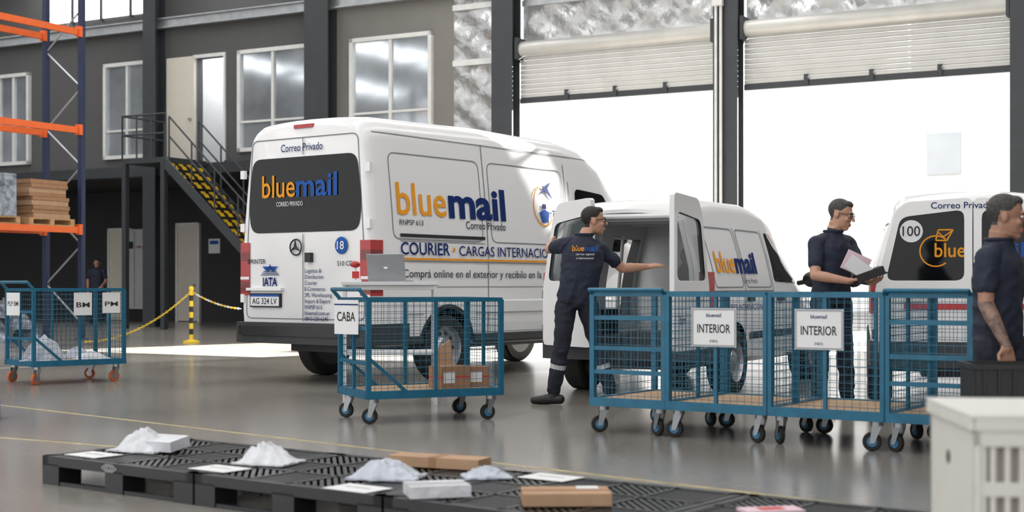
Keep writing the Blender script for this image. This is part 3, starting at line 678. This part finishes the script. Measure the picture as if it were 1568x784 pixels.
for i,(a,c,ld,sg) in enumerate(((0,.575,1,None),(.60,1.33,0,[('INTERIOR',0,.76,.33,.26)]),(1.355,2.12,0,[('INTERIOR',-.03,.76,.33,.26)]),(2.145,2.66,1,None))):
    L=c-a; cc=P0+g*(a+c)/2+n_*W/2; cart(2+i,place(cc.x,cc.y,math.degrees(math.atan2(g.y,g.x))),L,W,.98,CBLU2,(ld,0),'y-' if ld else None,sg,midv=not ld)
b=MB(); b.box(-.13,.13,-.004,0,-.13,.13,PAPER); b.text('CABA',lambda u,v:V((u,-.006,v)),INK,0,-.03,.07,.2,.012,'C'); b.box(-.13,.13,-.006,-.004,.09,.1,NAVY)
b.build('paper_sign',Matrix.Translation((-1.255,10.70,.80))@Matrix.Rotation(math.radians(-40),4,'Z'),smooth=0)
b=MB(); b.box(-.1,.1,-.004,0,-.12,.12,PAPER); b.text('PLP BM',lambda u,v:V((u,-.006,v)),INK,0,-.02,.05,.16,.004,'C'); b.build('paper_sign.001',Matrix.Translation((-5.26,14.88,.84))@Matrix.Rotation(math.radians(-30),4,'Z'),smooth=0)

# ------------------------------------------------------------------ table with laptop
b=MB()
b.box(-.42,.42,-.25,.25,1.04,1.07,TABW)
for x in (-.39,.39):
    for y in (-.22,.22): b.tube((x,y,.0),(x,y,1.04),.016,TABW,sq=True)
b.box(-.39,.39,-.22,.22,.44,.47,TABW); b.box(-.39,.39,-.22,-.19,1.0,1.04,TABW); b.tube((-.39,-.22,.12),(.39,-.22,.12),.014,TABW,sq=True)
b.build('packing_table',place(-1.07,12.35,6),bevel=.003)
b=MB(); b.box(-.17,.17,-.12,.12,0,.015,LAPT)
R=Matrix.Rotation(math.radians(14),3,'X'); b.box(-.17,.17,-.006,.006,0,.235,LAPT,R,(0,-.12,.012)); b.lathe((0,-.155,.13),(0,-1,.2),[(0,.0),(.02,0)],STEEL,16)
b.build('laptop',place(-1.06,12.35,-12,1.07),bevel=.003)
b=MB(); b.box(-.05,.05,-.04,.04,0,.02,DWHITE); b.tube((0,0,.02),(0,0,.12),.012,DWHITE); b.sph((0,0,.15),(.045,.035,.03),RED); b.box(-.03,.03,-.05,-.02,.03,.09,REDM)
b.build('barcode_scanner_stand',place(-1.36,12.25,10,1.07))

# ------------------------------------------------------------------ barrier post and chains
b=MB()
b.lathe((0,0,0),(0,0,1),[(0,0),(.15,0),(.15,.03),(.05,.06),(0,.06)],YEL,24)
for k in range(9): b.tube((0,0,.05+k*.1),(0,0,.15+k*.1),.036,YEL if k%2==0 else INK,14)
b.sph((0,0,.97),(.045,.045,.045),YEL)
def chain(p,q,sag,m1,m2):
    p=V(p);q=V(q);L=(q-p).length*1.08; n=int(L/.042)
    for i in range(n):
        t0=i/n;t1=(i+1)/n; f=lambda t:p.lerp(q,t)-V((0,0,4*sag*t*(1-t)))
        a=f(t0);c=f(t1); d=(c-a).normalized(); s=d.cross(V((0,0,1))).normalized() if i%2 else V((0,0,1)); s=(s-d*s.dot(d)).normalized()*.014; e=d*.012
        b.path([a+s*.3-e*.5,a+s+e*.6,c+s-e*.6,c+s*.3+e*.5,c-s*.3+e*.5,c-s-e*.6,a-s+e*.6,a-s*.3-e*.5],.005,m1 if (i//3)%2==0 else m2,4,True)
chain((0,0,.92),(-1.6,-1.0,.06),.22,YEL,YEL); chain((0,0,.92),(1.0,-.6,.62),.06,YEL,DWHITE)
b.build('barrier_post',place(-5.73,25.2,0))

# ------------------------------------------------------------------ pallet racking
b=MB(); RH=6.8; Wd=.95
def upright(o):
    for t in (0,Wd): b.tube((t,o,0),(t,o,RH),.05,RACKB,sq=True); b.box(t-.09,t+.09,o-.09,o+.09,0,.02,RACKB)
    z=.3;k=0
    while z<RH-.5: b.tube((0 if k%2 else Wd,o,z),(Wd if k%2 else 0,o,z+.75),.018,GALV,6); z+=.75;k+=1
upright(0); upright(-3.6); upright(-7.2)
for z in (2.08,3.98,5.85):
    for t in (0,Wd):
        for o0,o1 in ((-.05,-3.55),(-3.65,-7.15)): b.box(t-.03,t+.03,o1,o0,z-.06,z+.06,RACKO); b.box(t-.055,t+.055,o0-.06,o0+.03,z-.09,z+.11,RACKO)
RM=WM.copy(); ro=V((-9.05,27.4,0)); RM.translation=ro
b.build('pallet_rack',RM,smooth=0)
def wpal(b,t,o,z,lx=1.0,ly=1.1):
    for k in range(6): b.box(t-lx/2+k*(lx-.1)/5,t-lx/2+.1+k*(lx-.1)/5,o-ly/2,o+ly/2,z+.11,z+.135,PWOOD)
    for y in (-ly/2+.05,0,ly/2-.05): b.box(t-lx/2,t+lx/2,o+y-.05,o+y+.05,z+.02,z+.11,PWOOD); 
    for x in (-lx/2+.05,0,lx/2-.05): b.box(t+x-.05,t+x+.05,o-ly/2,o+ly/2,z,z+.02,PWOOD)
b=MB(); wpal(b,.48,-.75,2.14)
z=2.275
for k in range(9):
    j=random.uniform(-.03,.03); h=.06+random.random()*.03; b.box(.05+j,.92+j,-1.2+j,-.32+j,z,z+h,CARD if k%3 else CARD2); z+=h+.004
b.build('cardboard_stack',RM,smooth=0)
b=MB(); wpal(b,.48,-2.05,2.14); b.box(.02,.94,-2.55,-1.55,2.275,3.05,WRAPS); b.build('wrapped_pallet_load',RM,smooth=0,bevel=.04)
b=MB(); 
for k in range(9): bag(b,.3+.4*random.random(),-.8-1.2*random.random(),.0+.22*(k//3),.6,.6,.3,random.uniform(0,90),WRAPS,k)
b.build('sack_pile',RM)

# ------------------------------------------------------------------ plastic pallets on the floor
pd=V((.80,-.60,0)); qd=V((.60,.80,0)); Q0=V((-2.47,7.42,0))
def pallet(i,off):
    b=MB(); A,B=1.19,1.0; h=.15
    for y in (0,B-.05): b.box(0,A,y,y+.05,.10,h,PBLACK); b.box(0,A,y+.005,y+.045,0,.02,PBLACK)
    for x in (0,A-.05): b.box(x,x+.05,0,B,.10,h,PBLACK)
    for x in (0,A/2-.07,A-.14):
        for y in (0,B/2-.07,B-.14): b.box(x,x+.14,y,y+.14,0,.11,PBLACK)
    for y in (B/2-.02,): b.box(0,A,y,y+.04,0,.02,PBLACK)
    nx,ny=4,3; cw=(A-.1)/nx; ch=(B-.1)/ny
    for ix in range(nx+1): x=.05+ix*cw; b.box(x-.012,x+.012,.02,B-.02,.12,h,PBLACK)
    for iy in range(ny+1): y=.05+iy*ch; b.box(.02,A-.02,y-.012,y+.012,.12,h,PBLACK)
    for ix in range(nx):
        for iy in range(ny):
            x0=.05+ix*cw;y0=.05+iy*ch;s=1 if (ix+iy)%2 else -1
            for k in range(-9,10):
                c=k*.045; pts=[]
                for u in (-cw/2,cw/2):
                    v=s*u+c
                    if -ch/2<=v<=ch/2: pts.append((u,v))
                for v in (-ch/2,ch/2):
                    u=(v-c)/s
                    if -cw/2<u<cw/2: pts.append((u,v))
                if len(pts)>=2 and (V(pts[0])-V(pts[1])).length>.03:
                    p,q=pts[0],pts[1]; b.tube((x0+cw/2+p[0],y0+ch/2+p[1],h-.012),(x0+cw/2+q[0],y0+ch/2+q[1],h-.012),.009,PBLACK,sq=True)
    if i==0:
        F=lambda u,v:V((u,-.003,v))
        for k in range(3): b.strip([(.50+.02*k,.125),(.54+.02*k,.145),(.58+.02*k,.125),(.54+.02*k,.105)],.006,F,LAPT,True)
    M4=Matrix(((pd.x,qd.x,0,0),(pd.y,qd.y,0,0),(0,0,1,0),(0,0,0,1))); p=Q0+pd*off; M4.translation=p
    b.build('plastic_pallet' if i==0 else 'plastic_pallet.%03d'%i,M4,smooth=0)
for i in range(4): pallet(i,i*1.205)
lab=[(-2.20,7.42),(-1.42,6.86),(-.68,6.20),(.18,6.55)]
for i,(x,y) in enumerate(lab):
    b=MB(); b.box(-.13,.13,-.09,.09,0,.002,PAPER); b.text('BLUEMAIL',lambda u,v:V((u,v,.003)),INK,0,0,.02,.15,0,'C'); b.build('label_sheet' if i==0 else 'label_sheet.%03d'%i,place(x,y,-37,.152),smooth=0)
def parcel(name,x,y,fn):
    b=MB(); fn(b); b.build(name,place(x,y,0,.153),smooth=50)
RZ=lambda a:Matrix.Rotation(math.radians(a),3,'Z')
parcel('polybag_parcel',-1.93,7.62,lambda b:(bag(b,-.05,.02,0,.32,.28,.10,-25,POLYW,4,(-.5,0)),b.box(-.11,.11,-.08,.08,0,.055,POLYW,Matrix.Rotation(math.radians(-26),3,'Z')@Matrix.Rotation(.14,3,'X'),(.06,-.03,.015))))
parcel('polybag_parcel.001',-1.22,7.08,lambda b:bag(b,0,0,0,.29,.24,.085,-20,POLYW,15,(-1.2,0)))
parcel('polybag_parcel.002',-.58,6.54,lambda b:bag(b,0,0,0,.33,.24,.070,-12,POLYG,21,(-.6,.2)))
parcel('white_carton',-.32,6.0,lambda b:(b.box(-.13,.13,-.09,.09,0,.05,POLYW,RZ(14),(0,0,0)),b.box(-.13,.13,-.003,.003,0,.0515,SEAM,RZ(14),(0,0,0))))
parcel('brown_parcel',-.36,6.95,lambda b:(b.box(-.25,.25,-.075,.075,0,.05,CARD2,RZ(-24),(0,0,0)),b.box(-.02,.02,-.076,.076,0,.052,CARD,RZ(-24),(0,0,0))))
parcel('polybag_parcel.003',-.12,6.55,lambda b:bag(b,0,0,0,.22,.16,.04,10,POLYG,41))
parcel('brown_parcel.001',.22,5.80,lambda b:(b.box(-.18,.18,-.11,.11,0,.05,CARD2,RZ(2),(0,0,0)),b.box(-.18,.18,-.02,.02,0,.052,CARD,RZ(2),(0,0,0)),b.box(.05,.14,.03,.10,.05,.053,PAPER,RZ(2),(0,0,0))))
parcel('pink_envelope',1.02,5.56,lambda b:(b.box(-.12,.12,-.06,.06,0,.012,PINK,RZ(12),(0,0,0)),b.box(-.05,.05,-.03,.03,.012,.014,REDM,RZ(12),(0,0,0))))

# ------------------------------------------------------------------ white slotted bulk crate
b=MB(); LX,LY,H=.95,.54,.71
b.box(.02,LX-.02,.02,LY-.02,.02,H-.05,CREAMD)
b.box(0,.03,0,LY,0,H,CREAMP); b.box(LX-.03,LX,0,LY,0,H,CREAMP); b.box(0,LX,LY-.03,LY,0,H,CREAMP)
b.box(0,LX,-.005,.02,H-.07,H,CREAMP); b.box(0,LX,-.005,.02,0,.1,CREAMP); b.box(0,.016,-.005,.02,0,H,CREAMP); b.box(LX-.016,LX,-.005,.02,0,H,CREAMP)
for k in range(1,5): z=.1+(H-.17)*k/5; b.box(0,LX,-.003,.02,z-.018,z+.018,CREAMP)
x=.016
while x<LX-.02: b.box(x+.022,x+.036,-.002,.02,.1,H-.07,CREAMP); x+=.036
b.box(0,LX,-.01,.0,H-.03,H,CREAMP); b.box(-.012,0,0,LY,H-.03,H,CREAMP); b.box(-.012,LX,-.01,LY,H,H+.012,CREAMP)
b.lathe((-.0,.3,H-.13),(-1,0,0),[(0,.003),(.018,.003),(.02,0)],INK,18)
b.build('bulk_crate',place(1.165,3.55,-5),bevel=.003,smooth=0)
b=MB(); b.box(-.25,.25,-.15,.15,0,.16,BLUE); b.box(-.22,.22,-.12,.12,.15,.17,NAVY); b.build('plastic_bin',place(-4.22,10.9,20),bevel=.02)

# ------------------------------------------------------------------ people
def human(name,loc,J,hf,sr,hr_,skin=SKIN,hair=HAIR,forearm=None,glasses=False,smile=False,reflect=False,scale=1.0,backtext=False,hands=None,hscale=1.0):
    b=MB(); X=SHIRT; bones=[]
    J={k:V(v) for k,v in J.items()}
    def cap(lab,p,q,r0,r1):
        p=V(p);q=V(q); b.tube(p,q,r0,X,14,r1); b.sph(p,(r0,)*3,X,nu=14,nv=8); b.sph(q,(r1,)*3,X,nu=14,nv=8); bones.append((lab,p,q,r0,r1))
    sr=V(sr).normalized(); hr_=V(hr_).normalized()
    pel=J['pel']; nk=J['neck']; up=(nk-pel).normalized()
    prof=[(-.10,.10,.09),(-.03,.165,.12),(.08,.178,.130),(.25,.172,.130),(.42,.172,.132),(.62,.187,.134),(.78,.18,.125),(.88,.145,.105),(.96,.095,.082),(1.03,.066,.066)]
    vs=[];n=24
    mid=J.get('mid',(pel+nk)/2)
    def spine(t): 
        return pel.lerp(nk,t)+ (mid-(pel+nk)/2)*4*max(0,t)*max(0,1-t)
    for t,w,d in prof:
        r=hr_.lerp(sr,min(1,max(0,t))).normalized(); r=(r-up*r.dot(up)).normalized(); f=up.cross(r)
        c=spine(t)
        for i in range(n):
            a=2*math.pi*i/n; ca,sa=math.cos(a),math.sin(a); ca=math.copysign(abs(ca)**.85,ca); sa=math.copysign(abs(sa)**.9,sa)
            vs.append(c+r*w*ca+f*d*sa)
    k=len(prof); fs=[(j*n+i,j*n+(i+1)%n,(j+1)*n+(i+1)%n,(j+1)*n+i) for j in range(k-1) for i in range(n)]+[tuple(range(n)),tuple(range(k*n-1,(k-1)*n-1,-1))]
    b.add(vs,fs,X)
    bones.append(('shirt',spine(.14),spine(.85),.17,.16)); bones.append(('pants',pel-up*.12,spine(.02),.15,.15))
    bones.append(('shirt',J['sl'],J['sr'],.07,.07))
    for s in 'lr':
        S,E,Wt=J['s'+s],J['e'+s],J['w'+s]
        S=S-up*.015
        cap('shirt',S,S.lerp(E,.62),.066,.060); cap('skin',S.lerp(E,.5),E,.048,.043); cap('fore',E,E.lerp(Wt,.35),.044,.043); cap('fore',E.lerp(Wt,.3),Wt,.043,.027)
        cap('shirt',spine(.93),S,.062,.062); cap('shirt',spine(.76),S-up*.02,.09,.062)
        hd=(hands or {}).get(s,{}); d=V(hd.get('d',(Wt-E).normalized())).normalized(); nn=V(hd.get('n',(0,0,-1))); nn=(nn-d*nn.dot(d)).normalized(); sd=d.cross(nn); th=hd.get('t',1); cu=hd.get('c',.5)
        cap('skin',Wt,Wt+d*.02,.026,.026)
        for q,o in enumerate((-.036,-.012,.012,.036)):
            kn=Wt+d*(.088-.004*abs(q-1.5))+sd*o; cap('skin',Wt+d*.012+sd*o*.55,kn,.016,.0125)
            Ls=[(.038,.024,.02),(.044,.028,.021),(.042,.026,.02),(.034,.02,.018)][q if th<0 else 3-q]; p=kn; a=cu*.6
            fan=sd*o*2.2
            for li,l in enumerate(Ls):
                dd=((d+fan*.9)*math.cos(a)+nn*math.sin(a)).normalized(); q2=p+dd*l; cap('skin',p,q2,.0095-.0008*li,.0088-.0008*li); p=q2; a+=cu
        t0=Wt+d*.025+sd*th*.026; t1=t0+(d*.55+sd*th*.75+nn*.3).normalized()*.042; t2=t1+(d*.85+sd*th*.25+nn*.45).normalized()*.032; cap('skin',t0,t1,.015,.0115); cap('skin',t1,t2,.011,.009)
        H,K,A=J['h'+s],J['k'+s],J['a'+s]
        cap('pants',H,K,.098,.070); cap('pants',K,K.lerp(A,.35),.068,.070); cap('pants',K.lerp(A,.3),A.lerp(K,.08),.072,.060)
        fd=V(J['f'+s]); fd.z=0; fd.normalize(); g0=V((A.x,A.y,0)); 
        cap('shoe',A,V((A.x,A.y,.05)),.045,.045)
        cap('shoe',g0-fd*.06+V((0,0,.045)),g0+fd*.06+V((0,0,.045)),.043,.045); cap('shoe',g0+fd*.05+V((0,0,.042)),g0+fd*.17+V((0,0,.034)),.045,.034)
    hc=J['head']; hf=V(hf).normalized(); hu=V(J.get('hu',(0,0,1))); hu=(hu-hf*hu.dot(hf)).normalized(); hr=hf.cross(hu)
    RM3=Matrix((hr,hf,hu)).transposed()
    def hp(x,y,z): return hc+RM3@(V((x,y,z))*hscale)
    cap('skin',nk-up*.02,hp(0,-.02,-.05),.063,.058)
    def el(x,y,z,a,c,d): b.sph(hp(x,y,z),(a*hscale,c*hscale,d*hscale),X,RM3,20,14)
    el(0,-.012,.032,.077,.096,.090); el(0,.018,-.035,.062,.072,.088); el(0,.052,-.098,.032,.032,.022); el(0,.03,-.07,.054,.055,.045)
    el(0,.083,.028,.046,.014,.012); el(.036,.066,-.028,.022,.02,.02); el(-.036,.066,-.028,.022,.02,.02)
    el(0,.088,-.064,.026,.012,.007); el(0,.086,-.078,.022,.012,.007)
    b.tube(hp(0,.088,.015),hp(0,.112,-.022),.008*hscale,X,10,.012*hscale); el(0,.112,-.027,.016,.013,.011)
    for s in (-1,1): el(s*.079,-.012,-.008,.009,.02,.032)
    el(0,-.022,.045,.081,.096,.088); el(0,.035,.092,.058,.045,.032)
    bones.append(('head',hp(0,-.01,.03),hp(0,.02,-.06),.08*hscale,.06*hscale))
    ob=b.build('tmp',None,smooth=0)
    r=ob.modifiers.new('r','REMESH'); r.mode='VOXEL'; r.voxel_size=.0055
    s_=ob.modifiers.new('s','SMOOTH'); s_.factor=.5; s_.iterations=3
    dg=bpy.context.evaluated_depsgraph_get(); me=bpy.data.meshes.new_from_object(ob.evaluated_get(dg)); bpy.data.objects.remove(ob)
    me.materials.clear()
    mats=[SHIRT,skin,PANTS,SHOE,hair,LIP,REFL,forearm or skin,BLACK]
    for m in mats: me.materials.append(m)
    def classify(C):
        n=len(C); best=np.full(n,1e9); lab=np.zeros(n,int); ids={'shirt':0,'skin':1,'pants':2,'shoe':3,'head':1,'fore':7}
        for (l,p,q,r0,r1) in bones:
            p=np.array(p);d=np.array(q)-p; L2=max(1e-9,d@d); t=np.clip(((C-p)@d)/L2,0,1); ds=np.linalg.norm(C-p-t[:,None]*d,axis=1)-(r0+(r1-r0)*t)
            k=ds<best; best[k]=ds[k]; lab[k]=ids[l]
        return lab
    nv=len(me.vertices); CV=np.zeros(nv*3); me.vertices.foreach_get('co',CV); CV=CV.reshape(-1,3); NV=np.zeros(nv*3); me.vertices.foreach_get('normal',NV); NV=NV.reshape(-1,3)
    lv=classify(CV); dsp=np.zeros(nv)
    for i in np.nonzero((lv==0)|(lv==2))[0]:
        x,y,z=CV[i]; a=noise.noise(V((x*7+z*5,y*7,z*9-x*6))); c=noise.noise(V((x*16,y*16,z*13+5)))
        dsp[i]=(1-abs(a)*2.4)*.008+c*.003-.003
    me.vertices.foreach_set('co',(CV+NV*dsp[:,None]).ravel())
    n=len(me.polygons); C=np.zeros(n*3); me.polygons.foreach_get('center',C); C=C.reshape(-1,3)
    lab=classify(C)
    Rm=np.array(RM3); hl=((C-np.array(hc))@Rm)/hscale
    nearhead=(np.linalg.norm(hl,axis=1)<.17)&(hl[:,2]>-.125)
    hy,hz,hx=hl[:,1],hl[:,2],np.abs(hl[:,0])
    line=np.where(hy>.045,.078,np.where(hy>.005,.020+(hy-.005)*1.2,np.where(hy>-.045,.004,-.055)))
    ear=(hx>.071)&(hz<.03)&(hz>-.05)&(hy>-.04)&(hy<.02)
    hm=nearhead&(hz>line)&~ear
    lab[nearhead]=1; lab[hm]=4
    lp=nearhead&(hy>.086)&(hz<-.057)&(hz>-.083)&(hx<.026); lab[lp]=5
    if reflect:
        for s in 'lr':
            K,A=np.array(J['k'+s]),np.array(J['a'+s]); d=A-K; t=((C-K)@d)/(d@d); ds=np.linalg.norm(C-K-t[:,None]*d,axis=1); lab[(t>.36)&(t<.46)&(ds<.12)]=6
    me.polygons.foreach_set('material_index',lab.astype(np.int32)); me.polygons.foreach_set('use_smooth',[True]*n)
    me.update()
    root=empty(name,Matrix.Translation(loc)@Matrix.Diagonal((scale,scale,scale,1)))
    bo=bpy.data.objects.new('body',me); sc.collection.objects.link(bo); bo.parent=root
    d=MB()
    for s in (-1,1):
        d.sph(hp(s*.031,.081,.006),(.0125,.009,.008),EYEW,RM3,12,8); d.sph(hp(s*.031,.089,.006),(.0055,.003,.0055),INK,RM3,10,6)
        d.path([hp(s*.015,.095,.024),hp(s*.033,.094,.030),hp(s*.05,.083,.024)],.0035,hair,6)
        if glasses:
            d.path([hp(s*.033+.024*math.cos(a),.101-.004*abs(math.cos(a)),.004+.017*math.sin(a)) for a in np.linspace(0,5.9,14)],.0022,INK,5,True)
            d.tube(hp(s*.057,.097,.010),hp(s*.081,-.005,.010),.0022,INK,5)
    if glasses: d.tube(hp(-.009,.102,.008),hp(.009,.102,.008),.002,INK,5)
    if smile: d.sph(hp(0,.094,-.070),(.022,.007,.0065),TEETH,RM3,12,6)
    cu=[nk+up*.0+ (sr*math.cos(a)*.075+up.cross(sr)*math.sin(a)*.072)+up*(.012) for a in np.linspace(0,6.28,22)[:-1]]
    d.path(cu,.012,SHIRT,6,True)
    bv=BVHTree.FromPolygons([v.co for v in me.vertices],[tuple(p.vertices) for p in me.polygons])
    f=up.cross(sr)
    def proj(sgn):
        def F(u,v):
            o=spine(.72)+up*v+ sr*u+f*sgn*.6
            h=bv.ray_cast(o,-f*sgn,1.2)
            return (h[0]+f*sgn*.005) if h[0] else o-f*sgn*.45
        return F
    if backtext:
        F=proj(backtext[0]); q=backtext[1]
        d.text('blue',F,ORANGE,-.115+q,.03,.05,.10,.01); d.text('mail',F,BLUE,-.01+q,.03,.05,.115,.02); d.text('correo regional',F,DWHITE,q,-.005,.018,.16,0,'C'); d.text('e internacional',F,DWHITE,q,-.04,.018,.15,0,'C')
    do=d.build('face_details',None,root,smooth=40); return root,J

human('man_loading_van',(.60,12.28,0),dict(pel=(-.04,0,.90),neck=(.03,.0,1.47),mid=(.0,-.01,1.18),head=(.115,.03,1.60),sl=(-.145,-.01,1.405),sr=(.17,.03,1.37),
  el=(-.27,.13,1.36),wl=(-.255,.36,1.40),er=(.37,.13,1.19),wr=(.60,.20,1.205),
  hl=(-.13,0,.86),kl=(-.17,-.02,.50),al=(-.24,.04,.10),fl=(-1,.15,0),hr=(.06,0,.86),kr=(.15,.06,.49),ar=(.26,.05,.10),fr=(.9,.5,0)),
  (.93,.10,0),(1,.12,0),(1,.08,0),glasses=True,smile=True,reflect=True,backtext=(-1,.0),
  hands={'l':dict(d=(.25,.9,.1),n=(1,-.2,0),c=.25,t=-1),'r':dict(d=(.95,.2,.15),n=(0,.3,-1),c=.3,t=1)})
human('man_with_clipboard',(2.63,11.55,0),dict(pel=(-.02,.0,.93),neck=(.0,0,1.47),head=(.06,-.02,1.615),hu=(.12,0,1),sl=(.15,.13,1.40),sr=(-.16,-.10,1.39),
  el=(.24,-.02,1.13),wl=(.27,-.22,1.06),er=(-.19,-.20,1.12),wr=(.05,-.30,1.075),
  hl=(.07,.05,.90),kl=(.10,.03,.50),al=(.13,.06,.10),fl=(.7,-.7,0),hr=(-.10,-.04,.90),kr=(-.12,-.08,.50),ar=(-.13,-.03,.10),fr=(.5,-.85,0)),
  (.86,-.50,-.22),(-.80,-.60,0),(-.8,-.6,0),skin=SKIN,hair=HAIRG,glasses=True,
  hands={'l':dict(d=(.1,-.9,.2),n=(-.3,.1,1),c=.35,t=1),'r':dict(d=(.9,-.3,.1),n=(0,.1,1),c=.35,t=-1)})
b=MB(); R=Matrix.Rotation(math.radians(-20),3,'Y')
b.box(-.11,.11,-.08,.08,0,.06,INK,R,(.22,0,.0)); b.box(-.10,.10,-.01,.012,.0,.16,PINK,Matrix.Rotation(math.radians(25),3,'Y'),(.08,.03,.04)); b.box(-.12,.08,-.015,-.01,.0,.12,PAPER,Matrix.Rotation(math.radians(35),3,'Y'),(.10,-.02,.02))
b.box(-.1,.14,-.09,.09,-.012,.0,INK,R,(.2,0,0)); b.build('documents_and_box',place(2.63,11.22,0,1.10))
human('man_carrying_crate',(2.74,8.0,0),dict(pel=(.02,.02,.72),neck=(.02,.0,1.29),head=(.055,-.03,1.43),sl=(.12,.18,1.22),sr=(-.09,-.14,1.215),
  el=(.28,.14,.97),wl=(.30,-.12,.72),er=(-.11,-.17,.94),wr=(-.03,-.27,.71),
  hl=(.10,.06,.70),kl=(.20,-.02,.38),al=(.12,.10,.09),fl=(.8,-.4,0),hr=(-.05,-.06,.70),kr=(.08,-.12,.38),ar=(-.02,-.03,.09),fr=(.8,-.5,0)),
  (.95,-.30,-.1),(-.55,-.83,0),(-.55,-.83,0),skin=SKIN2,hair=HAIRG,forearm=TATT,
  hands={'l':dict(d=(0,-.3,-1),n=(-1,0,0),c=.6,t=1),'r':dict(d=(.05,-.1,-1),n=(.2,-1,0),c=.6,t=1)})
b=MB(); A,B,H=.46,.34,.23
b.box(-A/2,A/2,-B/2,B/2,0,.015,BLACK)
for s in (-1,1):
    b.box(-A/2,A/2,s*B/2-.008,s*B/2+.008,0,H,BLACK); b.box(s*A/2-.008,s*A/2+.008,-B/2,B/2,0,H,BLACK)
    b.box(-A/2-.02,A/2+.02,s*(B/2+.012)-.012,s*(B/2+.012)+.012,H-.025,H,BLACK); b.box(s*(A/2+.01)-.012,s*(A/2+.01)+.012,-B/2,B/2,H-.025,H,BLACK)
    for k in range(6): x=-A/2+.04+k*(A-.08)/5; b.box(x-.006,x+.006,s*(B/2+.01)-.01,s*(B/2+.01)+.01,0,H,BLACK)
b.build('black_plastic_crate',place(2.67,7.52,-6,.40),smooth=0)
human('man_in_shade',(-10.94,37.2,0),dict(pel=(0,0,.92),neck=(.0,0,1.46),head=(.0,-.02,1.60),sl=(.19,0,1.40),sr=(-.19,0,1.40),
  el=(.24,-.02,1.12),wl=(.18,-.2,1.0),er=(-.24,-.02,1.12),wr=(-.22,-.06,.85),
  hl=(.09,0,.9),kl=(.11,-.02,.5),al=(.12,0,.1),fl=(.2,-1,0),hr=(-.09,0,.9),kr=(-.11,-.02,.5),ar=(-.12,0,.1),fr=(-.2,-1,0)),
  (.2,-1,-.1),(-1,0,0),(-1,0,0),skin=SKIN2)

# ------------------------------------------------------------------ lights, world, camera
w=bpy.data.worlds.new('World'); sc.world=w; w.use_nodes=True
bg=w.node_tree.nodes['Background']; bg.inputs[0].default_value=(.99,.99,.985,1); bg.inputs[1].default_value=1.5
sun=bpy.data.lights.new('sun','SUN'); sun.energy=60; sun.angle=.009; sun.color=(1,.96,.9)
so=bpy.data.objects.new('sun',sun); sc.collection.objects.link(so)
e=math.radians(24.5); dv=V((-.72*math.cos(e),-.69*math.cos(e),-math.sin(e))); so.rotation_euler=dv.to_track_quat('-Z','Y').to_euler(); so.location=(20,40,20)
cam=bpy.data.cameras.new('camera'); co=bpy.data.objects.new('camera',cam); sc.collection.objects.link(co)
co.location=(0,0,1.05); co.rotation_euler=(math.pi/2,0,0); cam.sensor_width=36
cx,cy,vw=VIEW
cam.lens=36*2160/vw; cam.shift_x=(cx-784)/vw; cam.shift_y=(435-cy)/vw
cam.clip_end=300; cam.dof.use_dof=True; cam.dof.focus_distance=13.5; cam.dof.aperture_fstop=2.4
sc.camera=co
sc.view_settings.view_transform='Standard'; sc.view_settings.exposure=.25
